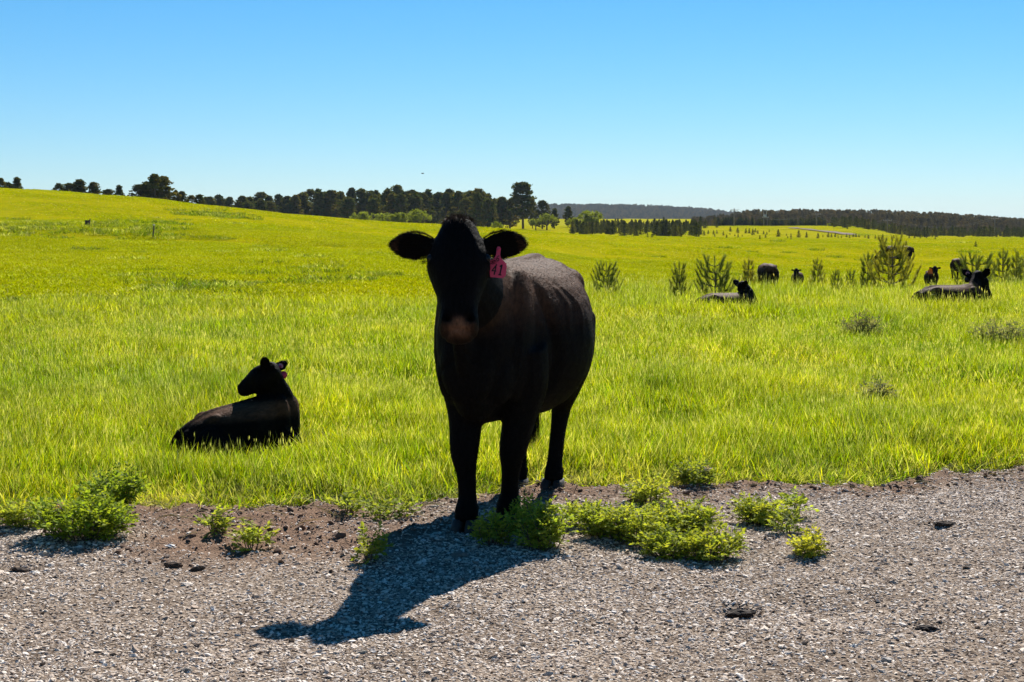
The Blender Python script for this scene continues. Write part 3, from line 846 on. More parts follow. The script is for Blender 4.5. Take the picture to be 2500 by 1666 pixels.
# ------------------------------------------------------------------ woods too far to count
def scatter(name, P, rot, scl, idx, variants, label=None, kind='stuff', cat=None):
    """one object; geometry nodes set the variant meshes on its points"""
    coll = bpy.data.collections.new(name + '_kinds')
    for i, (me, mat) in enumerate(variants):
        if len(me.materials) == 0: me.materials.append(mat)
        o = bpy.data.objects.new('%s_%02d' % (name, i), me); coll.objects.link(o)
    me = bpy.data.meshes.new(name)
    me.vertices.add(len(P)); me.vertices.foreach_set('co', np.asarray(P, np.float32).ravel())
    for nm, typ, dat, key in (('rot', 'FLOAT_VECTOR', rot, 'vector'), ('scl', 'FLOAT_VECTOR', scl, 'vector'), ('idx', 'INT', idx, 'value')):
        a = me.attributes.new(nm, typ, 'POINT'); a.data.foreach_set(key, np.asarray(dat, np.int32 if typ == 'INT' else np.float32).ravel())
    me.materials.append(variants[0][1])
    o = link(name, me)
    g = bpy.data.node_groups.new(name, 'GeometryNodeTree')
    g.interface.new_socket('Geometry', in_out='INPUT', socket_type='NodeSocketGeometry'); g.interface.new_socket('Geometry', in_out='OUTPUT', socket_type='NodeSocketGeometry')
    i_, o_ = g.nodes.new('NodeGroupInput'), g.nodes.new('NodeGroupOutput')
    iop = g.nodes.new('GeometryNodeInstanceOnPoints'); ci = g.nodes.new('GeometryNodeCollectionInfo')
    ci.inputs['Collection'].default_value = coll; ci.inputs['Separate Children'].default_value = True; ci.inputs['Reset Children'].default_value = True
    iop.inputs['Pick Instance'].default_value = True
    L = g.links.new
    L(i_.outputs[0], iop.inputs['Points']); L(ci.outputs[0], iop.inputs['Instance']); L(iop.outputs[0], o_.inputs[0])
    for nm, typ, sock in (('rot', 'FLOAT_VECTOR', 'Rotation'), ('scl', 'FLOAT_VECTOR', 'Scale'), ('idx', 'INT', 'Instance Index')):
        n = g.nodes.new('GeometryNodeInputNamedAttribute'); n.data_type = typ; n.inputs['Name'].default_value = nm
        L([s for s in n.outputs if s.enabled and s.name == 'Attribute'][0], iop.inputs[sock])
    md = o.modifiers.new('scatter', 'NODES'); md.node_group = g
    return tag(o, label, cat, kind=kind)

def wood(name, label, pts, hs):
    n = len(pts)
    k = rng.integers(0, 4, n); rot = np.column_stack([np.zeros(n), np.zeros(n), rng.random(n) * 6.28])
    w = hs / 10 * (1.0 + .5 * rng.random(n))
    scatter(name, pts, rot, np.column_stack([w, w, hs / 10]), k, FARP, label, cat='forest')
def far_pine():
    tm, cm, H0 = pine_variant(0, 10, 1.1, .5, .22, 60, 10, green=(.098, .078, .050))
    mb = MB()
    for m in (tm, cm):
        V = verts_of(m); F = {3: [], 4: []}
        for p in m.polygons: F[len(p.vertices)].append(list(p.vertices))
        mb.add(V, [np.array(F[q]) for q in (3, 4) if F[q]], (.07, .055, .045) if m is tm else (.098, .078, .050))
    return mb.mesh('far_pine')
FARP = [(far_pine(), M_needles) for _ in range(4)]
# the long forest on the right
tp = np.array([(1600, 540), (1690, 533), (1745, 525), (1756, 523), (1780, 522), (1810, 514), (1850, 512), (1900, 513), (1950, 511), (2000, 512), (2100, 512), (2200, 515), (2300, 519), (2400, 526), (2450, 530), (2500, 535), (2620, 540), (3000, 545)], float)
n = 1500
px = 1690 + 1000 * rng.random(n); Y = 540 + 260 * rng.random(n)
P = np.array([at(a, 560, b) for a, b in zip(px, Y)]); P[:, 2] = zt(P[:, 0], P[:, 1])
top = np.interp(px, tp[:, 0], tp[:, 1]) + rng.random(n) * 10 - 1 + 10 * (1 - ss(Y, 540, 700))
ztop = np.array([at(a, b, c)[2] for a, b, c in zip(px, top, Y)])
wood('forest', 'long dark pine forest closing the right side of the pasture', P, np.clip(ztop - P[:, 2], 3, 16))
# the far hill
n = 810
px = np.where(rng.random(n) < .35, 1745 + 270 * rng.random(n), 2030 + 560 * rng.random(n)); Y = 360 + 170 * rng.random(n); Y = np.where(px < 2020, np.maximum(Y, 450), Y)
px[:190] = 1392 + 318 * rng.random(190); Y[:190] = 300 + 115 * rng.random(190)
P = np.array([at(a, 560, b) for a, b in zip(px, Y)]); P[:, 2] = zt(P[:, 0], P[:, 1]); k = 1.2 + 1.6 * rng.random(n); k /= 2.5; k[:190] *= .35 + .6 * rng.random(190)
scatter('undergrowth', P, np.column_stack([0 * k, 0 * k, rng.random(n) * 6.28]), np.column_stack([k * 1.4, k * 1.4, k]), rng.integers(0, 6, n), [(m, M_needles) for m in CONES], 'dark young growth along the forest foot and in the thicket', cat='undergrowth')
def make_hill():
    xs = np.linspace(-900, 1700, 131); ys = np.linspace(1900, 3200, 40)
    X, Y = np.meshgrid(xs, ys)
    u = X / Y * F_PX + CX
    top = np.interp(u, [600, 1000, 1300, 1400, 1500, 1580, 1640, 1700, 1750, 1850, 2000, 2600], [548, 532, 524, 524, 524, 527, 530, 534, 541, 552, 560, 562])
    Z = (HORIZON - top) / F_PX * 2500 * ss(Y, 1900, 2500) * (1 - .4 * ss(Y, 2700, 3200)) + 6
    Z = Z - 9 * (1 - ss(Y, 1900, 1960))
    m = simple_mat('forest floor', (.035, .035, .02), .95, .3, .02)
    ny, nx = X.shape
    i = np.arange(ny - 1)[:, None] * nx; j = np.arange(nx - 1)[None, :]
    Q = np.stack([i + j, i + j + 1, i + nx + j + 1, i + nx + j], -1).reshape(-1, 4)
    o = link('hill', mesh_np('hill', np.stack([X, Y, Z], -1).reshape(-1, 3), [Q], smooth=True), m)
    tag(o, 'far wooded hill on the horizon', kind='structure')
    n = 15000
    a = rng.random(n) * 27.99; b = 40 + rng.random(n) * 50
    iy, ix = a.astype(int), b.astype(int)
    P = np.column_stack([X[iy, ix] + (b - ix) * 20, Y[iy, ix] + (a - iy) * 33.3, Z[iy, ix]])
    keep = (P[:, 1] < 2750) & (P[:, 1] > 2000); P = P[keep]
    wood('hill_forest', 'pine forest covering the far bluish hill', P, 8 + 5 * rng.random(len(P)))
make_hill()

# ------------------------------------------------------------------ power line, far road, post, stump, bird
M_wood = simple_mat('weathered pole wood', (.20, .16, .12), .9, .3, 8)
M_steel = simple_mat('galvanised steel', (.45, .45, .44), .5, .1, 5)
M_wire = simple_mat('power wire', (.16, .15, .13), .9, .1, 5, spec=0)
def pole(px, top, bot, Y, label, arms=1):
    p0 = at(px, bot, Y); p1 = at(px, top, Y); z0 = float(zt(p0[0], p0[1])) - .2
    o = empty('utility_pole', (p0[0], p0[1], z0)); h = p1[2] - z0
    MB().add(*tube([(0, 0, 0), (0, 0, h)], [.17, .11], n=8, k=1)).build('shaft', M_wood, o, True)
    for k in range(arms):
        MB().add(*tube([(-1.1, 0, h - .5 - k * .9), (1.1, 0, h - .5 - k * .9)], [.08, .08], ref=(0, 0, 1), n=4, k=1)).build('cross_arm', M_wood, o)
        for x in (-.95, -.35, .35, .95):
            MB().add(*tube([(x, 0, h - .46 - k * .9), (x, 0, h - .25 - k * .9)], [.05, .03], n=6, k=1)).build('insulator', M_steel, o)
    tag(o, label, 'utility pole', 'utility poles along the far road')
    return np.array([p0[0], p0[1], z0 + h - .25])
tops = [pole(1792, 509, 552, 430, 'thin utility pole standing up against the sky at the forest left end'),
        pole(1993, 519, 571, 400, 'utility pole with cross arm beside the far gravel road'),
        pole(2166, 534, 582, 380, 'short utility pole half hidden by the green shrub'),
        pole(2428, 530, 570, 430, 'pale utility pole standing against the dark forest at far right')]
for i, (a, b) in enumerate(zip(tops[:-1], tops[1:])):
    for dx in (-.95, .95):
        q = [a + (b - a) * t + np.array([dx, 0, -2.2 * 4 * t * (1 - t)]) for t in np.linspace(0, 1, 15)]
        w = MB().add(*tube(q, [.022] * 15, n=5, k=1, ref=(0, 0, 1))).build('power_wire', M_wire)
        tag(w, ['SIDE sagging wire from the sky-high pole to the pole by the far road', 'SIDE sagging wire from the pole by the far road to the shrub-hidden pole', 'SIDE sagging wire from the shrub-hidden pole to the pale right pole'][i].replace('SIDE', 'nearer' if dx < 0 else 'farther'), 'wire', 'power wires across the forest')
# transformer frame on two legs
p = at(1868, 556, 440); z0 = float(zt(p[0], p[1])) - .2
t = empty('transformer_stand', (p[0], p[1], z0))
for x in (-.45, .55): MB().add(*tube([(x, 0, 0), (x, 0, 2.8)], [.09, .09], n=6, k=1)).build('leg', M_wood, t)
def box(a, b):
    a, b = np.minimum(a, b), np.maximum(a, b)
    V = np.array([[x, y, z] for x in (a[0], b[0]) for y in (a[1], b[1]) for z in (a[2], b[2])])
    return V, [[[0, 1, 3, 2], [4, 6, 7, 5], [0, 4, 5, 1], [2, 3, 7, 6], [0, 2, 6, 4], [1, 5, 7, 3]]]
MB().add(*box((-.8, -.35, 2.75), (1.0, .35, 2.9))).build('platform', M_steel, t)
MB().add(*box((-.45, -.25, 2.9), (.35, .25, 3.55))).build('transformer', M_steel, t)
for x in (-.42, .32): MB().add(*tube([(x, 0, 3.5), (x, 0, 4.9)], [.05, .05], n=6, k=1)).build('upright', M_steel, t)
MB().add(*box((-.5, -.06, 4.75), (.4, .06, 4.9))).build('top_bar', M_steel, t)
tag(t, 'pale metal transformer frame on two legs in front of the dark forest', 'transformer')
# far gravel road strip
def strip(name, pts, width, mat, lift):
    pts = np.array(pts); T = np.gradient(pts, axis=0); T /= np.linalg.norm(T, axis=1)[:, None]
    Sd = np.column_stack([-T[:, 1], T[:, 0]]) * width / 2
    A, B = pts + Sd, pts - Sd
    V = np.concatenate([np.column_stack([A, zt(A[:, 0], A[:, 1]) + lift]), np.column_stack([B, zt(B[:, 0], B[:, 1]) + lift])]); n = len(pts)
    i = np.arange(n - 1)[:, None]
    return tag(link(name, mesh_np(name, V, [np.hstack([i, i + 1, i + n + 1, i + n])], smooth=True), mat), kind='structure')
fr = np.array([hit(1935, 557)[:2], hit(1975, 562)[:2], hit(2030, 568)[:2], hit(2080, 575)[:2]])
strip('distant_road', smooth_path(fr, 8), 2.4, simple_mat('far road gravel', (.20, .165, .13), 1.0, .1, .2, spec=0), .15)
# leaning metal post and stump on the slope
p = hit(372, 583)
o = empty('metal_post', p); h = 34 / F_PX * p[1]
MB().add(*tube([(0, 0, -.2), (h * .14, 0, h)], [.035, .03], n=6, k=1)).build('shaft', simple_mat('rusty steel post', (.05, .04, .035), .8, .3, 12), o)
MB().add(*tube([(h * .128, -.04, h * .93), (h * .145, -.04, h * 1.02)], [.05, .05], n=6, k=1)).build('cap', M_steel, o)
tag(o, 'thin dark leaning metal post on the left slope', 'post')
p = hit(213, 551)
o = empty('tree_stump', p); s = p[1] / F_PX
mb = MB(); cen = []; A = []; B = []
for t, r in ((0, 8), (.25, 6.4), (.6, 5.8), (.95, 6.6)):
    cen.append((t * 1.5 * s, 0, (t * 14 - 1) * s)); A.append((r * s, 0, 0)); B.append((0, r * s, 0))
V, polys = ring_loft(cen, A, B, n=14)
V = V + rng.normal(size=V.shape) * .5 * s
mb.add(V, polys).build('wood', simple_mat('dark stump wood', (.035, .025, .018), .95, .4, 6, .5, 20), o)
MB().add(*tube([(2 * s, 0, 9 * s), (6 * s, 0, 12 * s), (8 * s, 0, 17 * s)], [2.5 * s, 2 * s, .6 * s], n=7, k=2)).build('broken_branch', bpy.data.materials['dark stump wood'], o)
tag(o, 'dark broken tree stump on the upper left slope', 'stump')
p = at(1032, 424, 60)
o = empty('bird', p, .5, .30)
MB().add(*tube([(-.2, 0, 0), (-.05, 0, .01), (.12, 0, .02), (.22, 0, .03)], [.015, .06, .05, .01], n=8, k=2)).build('body', simple_mat('dark feathers', (.03, .03, .03), .8), o, True)
for sgn in (-1, 1): MB().add([(-.06, 0, .02), (.08, 0, .02), (.05, sgn * .22, .10), (-.06, sgn * .42, .06)], [[[0, 1, 2, 3]]]).build('wing', bpy.data.materials['dark feathers'], o)
tag(o, 'tiny dark bird flying in the sky above the wood', 'bird')

# ------------------------------------------------------------------ more cattle
def rz_local(yaw):
    c, s = math.cos(-yaw), math.sin(-yaw)
    return lambda v: np.array([c * v[0] - s * v[1], s * v[0] + c * v[1], v[2]])

def add_hair_parts(me, H, root, n, k, back_z):
    if n: coat_hair(me, H, n, root, k, back_z)

def lying(name, cat, label, loc, yaw, poll_w, f_dir, pitch, sc, voxel, hairs, slim=1.0, hs=.5, eardirs=None, tag_fn=None, flat=1.0, rise=0.0, neck=1.0, deep=1.0, nz=1.25):
    """animal lying on its brisket with legs folded; poll_w, f_dir are in the place's axes"""
    root = empty(name, loc, yaw)
    tag(root, label, cat, 'cattle in the pasture')
    loc = np.asarray(loc, float); TL = rz_local(yaw)
    P = torso_parts(lie=True)
    P = [(V * np.array([1, slim, flat]), q) for V, q in P]
    E = lambda c, r: P.append(ellipsoid((c[0], c[1] * slim, c[2] * flat), (r[0], r[1], r[2])))
    for s in (-1, 1):
        E((-.55, s * .27, .27), (.24, .13, .27)); E((-.30, s * .33, .20), (.16, .10, .17)); E((.50, s * .19, .38), (.15, .10, .30))
        P.append(tube([(-.20, s * .40 * slim, .12), (-.42, s * .45 * slim, .07), (-.66, s * .42 * slim, .06), (-.72, s * .38 * slim, .05)], [.085, .065, .05, .045], n=10, k=3))
        P.append(tube([(.50, s * .22 * slim, .24), (.74, s * .24 * slim, .10), (.78, s * .24 * slim, .07), (.55, s * .25 * slim, .055)], [.10, .07, .06, .045], n=10, k=3))
        E((-.46, s * .18, .655), (.11, .07, .07)); E((-.80, s * .11, .50), (.07, .05, .09))
    E((.44, 0, .70), (.18, .08, .08))
    P.append(tube([(.35, 0, .735 * flat), (-.1, 0, .742 * flat), (-.5, 0, .735 * flat), (-.80, 0, .60 * flat)], [.03, .028, .03, .03], k=4))
    P.append(tube([(-.80, 0, .60 * flat), (-.90, .05, .42), (-.92, .12, .2), (-.86, .2, .06)], [.04, .03, .022, .016], k=3))
    P = [((V + np.column_stack([0 * V[:, 0], 0 * V[:, 0], rise * (V[:, 0] + .3) * ss(V[:, 2], .1, .5)])) * sc, q) for V, q in P]
    f = TL(nrm(f_dir)); up = np.array([0, 0, 1.0])
    L = f * math.cos(pitch) - up * math.sin(pitch); Fv = up * math.cos(pitch) + f * math.sin(pitch)
    poll = TL(np.asarray(poll_w, float) - loc)
    S = np.cross(Fv, L); left = np.cross(up, f)
    ears_ = [(nrm(left + up * eardirs[0][0] + f * eardirs[0][1]), eardirs[0][2]), (nrm(-left + up * eardirs[1][0] + f * eardirs[1][1]), eardirs[1][2])]
    ears_ = [(d, TL(np.array(q, float))) for d, q in ears_]
    if S @ left < 0: ears_ = ears_[::-1]
    hp, H = head_parts(poll, L, Fv, ears_, hs=hs, ear_len=.24, ear_w=.075, deep=deep)
    H['left'] = 0 if S @ left > 0 else 1
    sh = np.array([.42, 0, .50 * flat + .7 * rise]) * sc; sh2 = np.array([.60, 0, .60 * flat + .9 * rise]) * sc
    back = poll + L * .08 * hs - Fv * .07 * hs
    P += hp
    mid = (sh2 + back) / 2 + up * .03 * sc
    P.append(tube([sh, sh2, mid, back], np.array([.20, .145 * neck, .105 * neck, .085 * hs / sc]) * sc, np.array([.25, .185 * neck, .135 * neck, .115 * hs / sc]) * sc, ref=TL(np.array([.3, -1, 0])), n=18, k=4))
    me = fuse(name + '_body', P, voxel, 6)
    finish_body(me, H, back_z=.70 * sc * flat, muzzle=(.02, .014, .012), painted_sun=1.05, neck_z=nz)
    link('body', me, M_coat, root)
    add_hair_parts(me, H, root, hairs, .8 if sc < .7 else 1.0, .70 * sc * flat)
    for s in (-1, 1):
        link('eye', MB().add(*ellipsoid(H['pt'](.17, -.012, s * .124), H['L'] * .021 * hs, H['S'] * .018 * hs, H['F'] * .021 * hs)).mesh('eye', True), M_eye, root)
    if tag_fn: tag_fn(root, H)
    return root

def round_tag(root, H, which, face_world, yaw, mat, r=.027, drop=.060):
    TL = rz_local(yaw); out = nrm(TL(np.asarray(face_world, float)))
    rt = H['roots'][which]
    c = rt[0] + rt[1] * .12 * H['hs'] + out * .012
    up = np.array([0, 0, 1.0]); sd_ = nrm(np.cross(up, out)); up = np.cross(out, sd_)
    disc = lambda c, r, t: ring_loft([c - out * t, c + out * t], [sd_ * r] * 2, [up * r] * 2, n=18)
    link('ear_button', MB().add(*disc(c, r * .75, .003)).mesh('ear_button', False), M_pink, root)
    link('button_hub', MB().add(*disc(c + out * .004, r * .35, .003)).mesh('button_hub', False), mat, bpy.context.scene.objects[root.name].children[-1])
    t = link('ear_tag', MB().add(*disc(c - up * drop - sd_ * .006, r * 1.15, .002)).mesh('ear_tag', False), mat, root)
    link('tag_neck', MB().add(*disc(c - up * drop * .9 + sd_ * .020, r * .95, .0017)).mesh('tag_neck', False), mat, t)

# calf lying in the grass, left
yaw_c = R(38)
pc = hit(586, 1114)
lying('calf', 'calf', 'black calf with round red ear tag lying in tall grass, head turned left', pc, yaw_c, at(664, 889, 9.95), (-math.cos(R(20)), math.sin(R(20)), 0), R(33), .49, .0085, 60000,
      slim=.90, hs=.545, eardirs=[(1.6, -.2, (.5, -1, 0)), (.55, -.25, (-.2, -1, .2))], flat=.86, rise=.20, neck=1.05, deep=1.2, nz=1.10,
      tag_fn=lambda root, H: round_tag(root, H, 1 - H['left'], (.15, -1, .1), yaw_c, M_tag))
# heifer lying at the right, facing away to the right
yaw_r = R(24)
pr = hit(2318, 772)
lying('cow', 'cow', 'dark brown-black cow lying in tall grass near the right picture edge', pr, yaw_r, at(2388, 664, pr[1] + .38), (math.cos(R(38)), math.sin(R(38)), 0), R(52), .80, .016, 26000, slim=.84, hs=1.0,
      eardirs=[(.75, -.25, (.3, -1, 0)), (1.1, -.15, (-.2, -1, 0))], flat=.84,
      tag_fn=lambda root, H: round_tag(root, H, H['left'], (-.1, -1, 0), yaw_r, M_hoof, r=.045, drop=.10))
# one lying behind the sapling
yaw_m = R(22)
pm = hit(1772, 772)
lying('cow', 'cow', 'black cow lying low in the grass partly behind a young pine sapling', pm, yaw_m, at(1814, 689, pm[1] + .25), (math.cos(R(12)), math.sin(R(12)), 0), R(55), .62, .017, 16000, slim=.95, hs=.95,
      eardirs=[(.8, -.3, (.3, -1, 0)), (.8, -.2, (.2, -1, 0))], flat=.82)

def standing(name, cat, label, loc, yaw, pose, sc, voxel=.026):
    root = empty(name, loc, yaw); tag(root, label, cat, 'cattle in the pasture')
    P = torso_parts()
    for s in (-1, 1):
        P.append(ellipsoid((.52, s * .185, .90), (.165, .085, .30))); P.append(ellipsoid((-.46, s * .21, 1.15), (.09, .07, .07))); P.append(ellipsoid((-.60, s * .19, .84), (.21, .125, .27)))
        P.append(leg([(.50, s * .17, .86), (.50, s * .18, .68), (.52, s * .15, .40), (.52, s * .14, .14), (.54, s * .14, 0)], [.11, .10, .065, .052, .06], [.15, .13, .07, .055, .065]))
        P.append(leg([(-.56, s * .17, .95), (-.47, s * .20, .74), (-.69, s * .165, .46), (-.645, s * .15, .17), (-.60, s * .15, 0)], [.17, .15, .06, .05, .06], [.22, .19, .08, .055, .065]))
    P.append(tube([(-.78, 0, 1.16), (-.89, 0, 1.10), (-.92, .0, .80), (-.90, .02, .45)], [.045, .04, .03, .03], k=4))
    up = np.array([0, 0, 1.0]); f = np.array([1.0, 0, 0])
    if pose == 'graze':
        neck = [(.45, 0, .98), (.80, 0, .90), (1.10, 0, .66), (1.25, 0, .52)]; poll = (1.28, 0, .56); pitch = R(50)
    else:
        neck = [(.40, 0, .98), (.72, 0, 1.14), (.88, 0, 1.30), (.96, 0, 1.40)]; poll = (.97, 0, 1.50); pitch = R(60)
    L = f * math.cos(pitch) - up * math.sin(pitch); Fv = up * math.cos(pitch) + f * math.sin(pitch)
    S = np.cross(Fv, L)
    e = [((0, 1, .15), f), ((0, -1, .15), f)]
    if S[1] < 0: e = e[::-1]
    hp, H = head_parts(poll, L, Fv, e, hs=1.0 if sc > .8 else 1.15, ear_len=.21, ear_w=.07)
    P.append(tube(neck, [.21, .165, .125, .10], [.27, .22, .17, .14], n=16))
    P += hp
    me = fuse(name + '_body', [(V * sc, q) for V, q in P], voxel, 4)
    H['o'] = H['o'] * sc; H['hs'] *= sc; o0, L0, F0, S0, h0 = H['o'], H['L'], H['F'], H['S'], H['hs']
    H['pt'] = lambda a, b, c: o0 + h0 * (L0 * a + F0 * b + S0 * c)
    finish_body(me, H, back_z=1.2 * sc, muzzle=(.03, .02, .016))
    link('body', me, M_coat, root)
    return root, H
def ground_at(px, Y):
    p = at(px, 600, Y); p[2] = float(zt(p[0], p[1])); return p
standing('cow', 'cow', 'black cow seen squarely from behind in the middle distance, head hidden', ground_at(1874, 58), R(93), 'graze', .98)
standing('cow', 'cow', 'black cow grazing sideways half hidden behind the large sapling', ground_at(2192, 90), R(176), 'graze', 1.0)
standing('cow', 'cow', 'small black cow grazing away beyond the lying cow near the right edge', ground_at(2340, 70), R(60), 'graze', .76)
standing('calf', 'calf', 'tiny black calf facing the camera beside the cow seen from behind', ground_at(1948, 60), R(-105), 'up', .62, .02)
r_, H_ = standing('calf', 'calf', 'black calf head with orange ear tag peeking over grass right of the large sapling', ground_at(2276, 58), R(-95), 'up', .66, .02)
rt = H_['roots'][1] if H_['roots'][1][1][1] < 0 else H_['roots'][0]
c = np.asarray(rt[0]) * .66 + np.array([.05, -.10, -.10])
prof = [(-.03, .10), (.03, .10), (.09, .02), (.09, -.10), (-.09, -.10), (-.09, .02)]
V = [c + np.array([0, x, z]) for x, z in prof] + [c + np.array([-.012, x, z]) for x, z in prof]
link('ear_tag', MB().add(V, [[[i, (i + 1) % 6, 6 + (i + 1) % 6, 6 + i] for i in range(6)] + [[0, 1, 2, 3], [0, 3, 4, 5], [9, 8, 7, 6], [11, 10, 9, 6]]]).mesh('ear_tag'), M_orange, r_)

# ------------------------------------------------------------------ pine saplings in the grass
def sapling_mesh(kind):
    H = 1.0
    tr = MB(); cr = MB()
    lean = rng.normal(size=2) * .03
    ax = lambda t: np.array([lean[0] * t, lean[1] * t, H * t])
    tr.add(*tube([ax(0), ax(.4), ax(.75), ax(1)], [.022, .016, .009, .004], n=7, k=2))
    shoots = [(ax(.72), ax(1.0), .0)]
    wh = {0: [(.14, 5), (.26, 6), (.40, 6), (.55, 6), (.70, 5), (.84, 3)], 1: [(.12, 6), (.24, 7), (.38, 7), (.52, 6), (.66, 5), (.80, 4)], 2: [(.18, 5), (.32, 5), (.46, 6), (.62, 5), (.78, 4)]}[kind % 3]
    for t, nb in wh:
        a0 = rng.random() * 6.28
        for k in range(nb):
            a = a0 + k * 6.283 / nb + rng.normal() * .25
            ln = (.42 - .28 * t + (.10 if kind % 3 == 1 else 0)) * (.75 + .5 * rng.random()) * (.8 if kind % 3 == 0 else 1)
            out = np.array([math.cos(a), math.sin(a), 0])
            b = ax(t); m = b + out * ln * .80 + np.array([0, 0, ln * .20]); e = m + out * ln * .34 + np.array([0, 0, ln * (.38 + .18 * rng.random())])
            tr.add(*tube([b, m, e], [.008, .006, .003], n=5, k=2))
            shoots.append((m, e, 0)); shoots.append((b * .45 + m * .55, m, 0))
            if rng.random() < .7:
                s = np.array([-out[1], out[0], 0]) * rng.choice([-1, 1])
                e2 = m + s * ln * .28 + out * ln * .1 + np.array([0, 0, ln * .38]); tr.add(*tube([m, (m + e2) / 2, e2], [.005, .004, .002], n=4, k=1)); shoots.append((m, e2, 0))
    for b, e, _ in shoots:
        d = e - b; ln = np.linalg.norm(d); d = d / (ln + 1e-9)
        n = int(60 + 250 * ln)
        t = rng.random(n)[:, None]
        P = b + (e - b) * t
        r = rand_dirs(n); r = r - d * (r @ d)[:, None]; r /= np.linalg.norm(r, axis=1)[:, None] + 1e-9
        D = r * (.75 - .25 * t) + d * (.75 + .4 * t); D /= np.linalg.norm(D, axis=1)[:, None]
        Lh = (.065 + .045 * rng.random(n))
        S = np.cross(D, rand_dirs(n)); S /= np.linalg.norm(S, axis=1)[:, None] + 1e-9
        w = .0042
        V = np.stack([P - S * w, P + S * w, P + D * Lh[:, None]], 1).reshape(-1, 3)
        g = np.array([.25, .28, .06]) * (.7 + .5 * rng.random())
        cr.add(V, [np.arange(n)[:, None] * 3 + np.array([[0, 1, 2]])], g)
    return tr.mesh('trunk', True), cr.mesh('needles')
SAPS = [sapling_mesh(k) for k in range(6)]
def sapling(px, top, Y, wide, v, label):
    p = at(px, top, Y); g = float(zt(p[0], p[1])); h = p[2] - g
    o = empty('pine_sapling', (p[0], p[1], g), rng.random() * 6.28); o.scale = (h * wide * .82, h * wide * .82, h)
    link('trunk', SAPS[v][0], M_bark, o); link('needles', SAPS[v][1], M_needles, o)
    tag(o, label, 'pine sapling', 'pine saplings in the tall grass')
for a in [(1483, 643, 30, .85, 1, 'pine sapling standing closest to the cow rump on the right'), (1660, 640, 28.5, .80, 0, 'narrow upright pine sapling second to the right of the standing cow'),
          (1748, 627, 29.0, .95, 1, 'tall open pine sapling in front of the half hidden lying cow'), (1828, 632, 34, .85, 3, 'bushy pine sapling left of the cow seen from behind'),
          (1997, 632, 32, .75, 0, 'pine sapling just right of the tiny facing calf'), (2041, 655, 31, .6, 2, 'smallest pine sapling in the row left of the large one'), (2076, 657, 32, .7, 5, 'sparse short sapling beside the smallest one'),
          (2118, 618, 35, .75, 3, 'slender sapling immediately left of the large spreading one'), (2182, 580, 33, .86, 4, 'largest spreading pine sapling hiding a grazing cow'),
          (2387, 624, 42, .9, 1, 'round bushy sapling directly behind the lying cow head'), (2447, 609, 60, .8, 2, 'tree-shaped sapling with bare lower stem near the right edge'), (2482, 624, 54, .8, 3, 'dense sapling second from the right picture edge'),
          (2504, 616, 56, .8, 4, 'sapling cut off by the right picture edge')]:
    sapling(*a)

# ------------------------------------------------------------------ gravel road
def edge_y(x): return 8.22 + .316 * x + .10 * np.sin(2.1 * x + .5) + .06 * np.sin(5.3 * x + 1) + .03 * np.sin(11 * x) + .22 * np.exp(-((x + 1.7) / .55) ** 2)
def soil_amount(x, y):
    """1 where bare brown soil covers the gravel"""
    d = edge_y(x) - y
    n = .5 + .25 * np.sin(3.1 * x + 1.7 * y) + .25 * np.sin(7.3 * x - 4.1 * y + 2)
    left = np.exp(-((x + 1.05) / .80) ** 4) * (1 - ss(d, .9, 1.7 + .25 * np.sin(4 * x))) * 1.15
    rim = (1 - ss(d, .10, .60 + .35 * ss(x, .2, 1.0) + .25 * np.sin(2.3 * x) + .12 * np.sin(6.1 * x + 1))) * 1.05
    return np.clip(np.maximum(left * (.55 + .6 * n), rim * (.5 + .6 * n)), 0, 1)
PITS = [(1800, 1496, .10, .06, .030), (2268, 1534, .09, .05, .018), (2303, 1292, .09, .06, .022), (60, 1392, .12, .06, .02), (1960, 1500, .3, .2, .012), (700, 1560, .3, .2, .012)]
PITS = [(*hit(a, b)[:2], c, d, e) for a, b, c, d, e in PITS]
def road_z(x, y):
    d = edge_y(x) - y
    s = soil_amount(x, y)
    z = zt(x, y) + .006 + .006 * np.sin(6 * x + 2 * y) * np.sin(5 * y - 2 * x) + .004 * np.sin(17 * x + 3) * np.sin(15 * y)
    z = z + s * (.012 + .014 * np.sin(23 * x + 5 * y) * np.sin(19 * y - 7 * x) + .012 * np.sin(41 * x - 11 * y) * np.sin(37 * y + 3 * x))
    z = z - .05 * (1 - ss(d, -.05, .10))
    for px, py, a, b, dep in PITS: z = z - dep * np.exp(-((x - px) / a) ** 2 - ((y - py) / b) ** 2) + .4 * dep * np.exp(-((x - px) / (a * 1.2)) ** 2 - ((y - py - 2 * b) / b) ** 2)
    return z
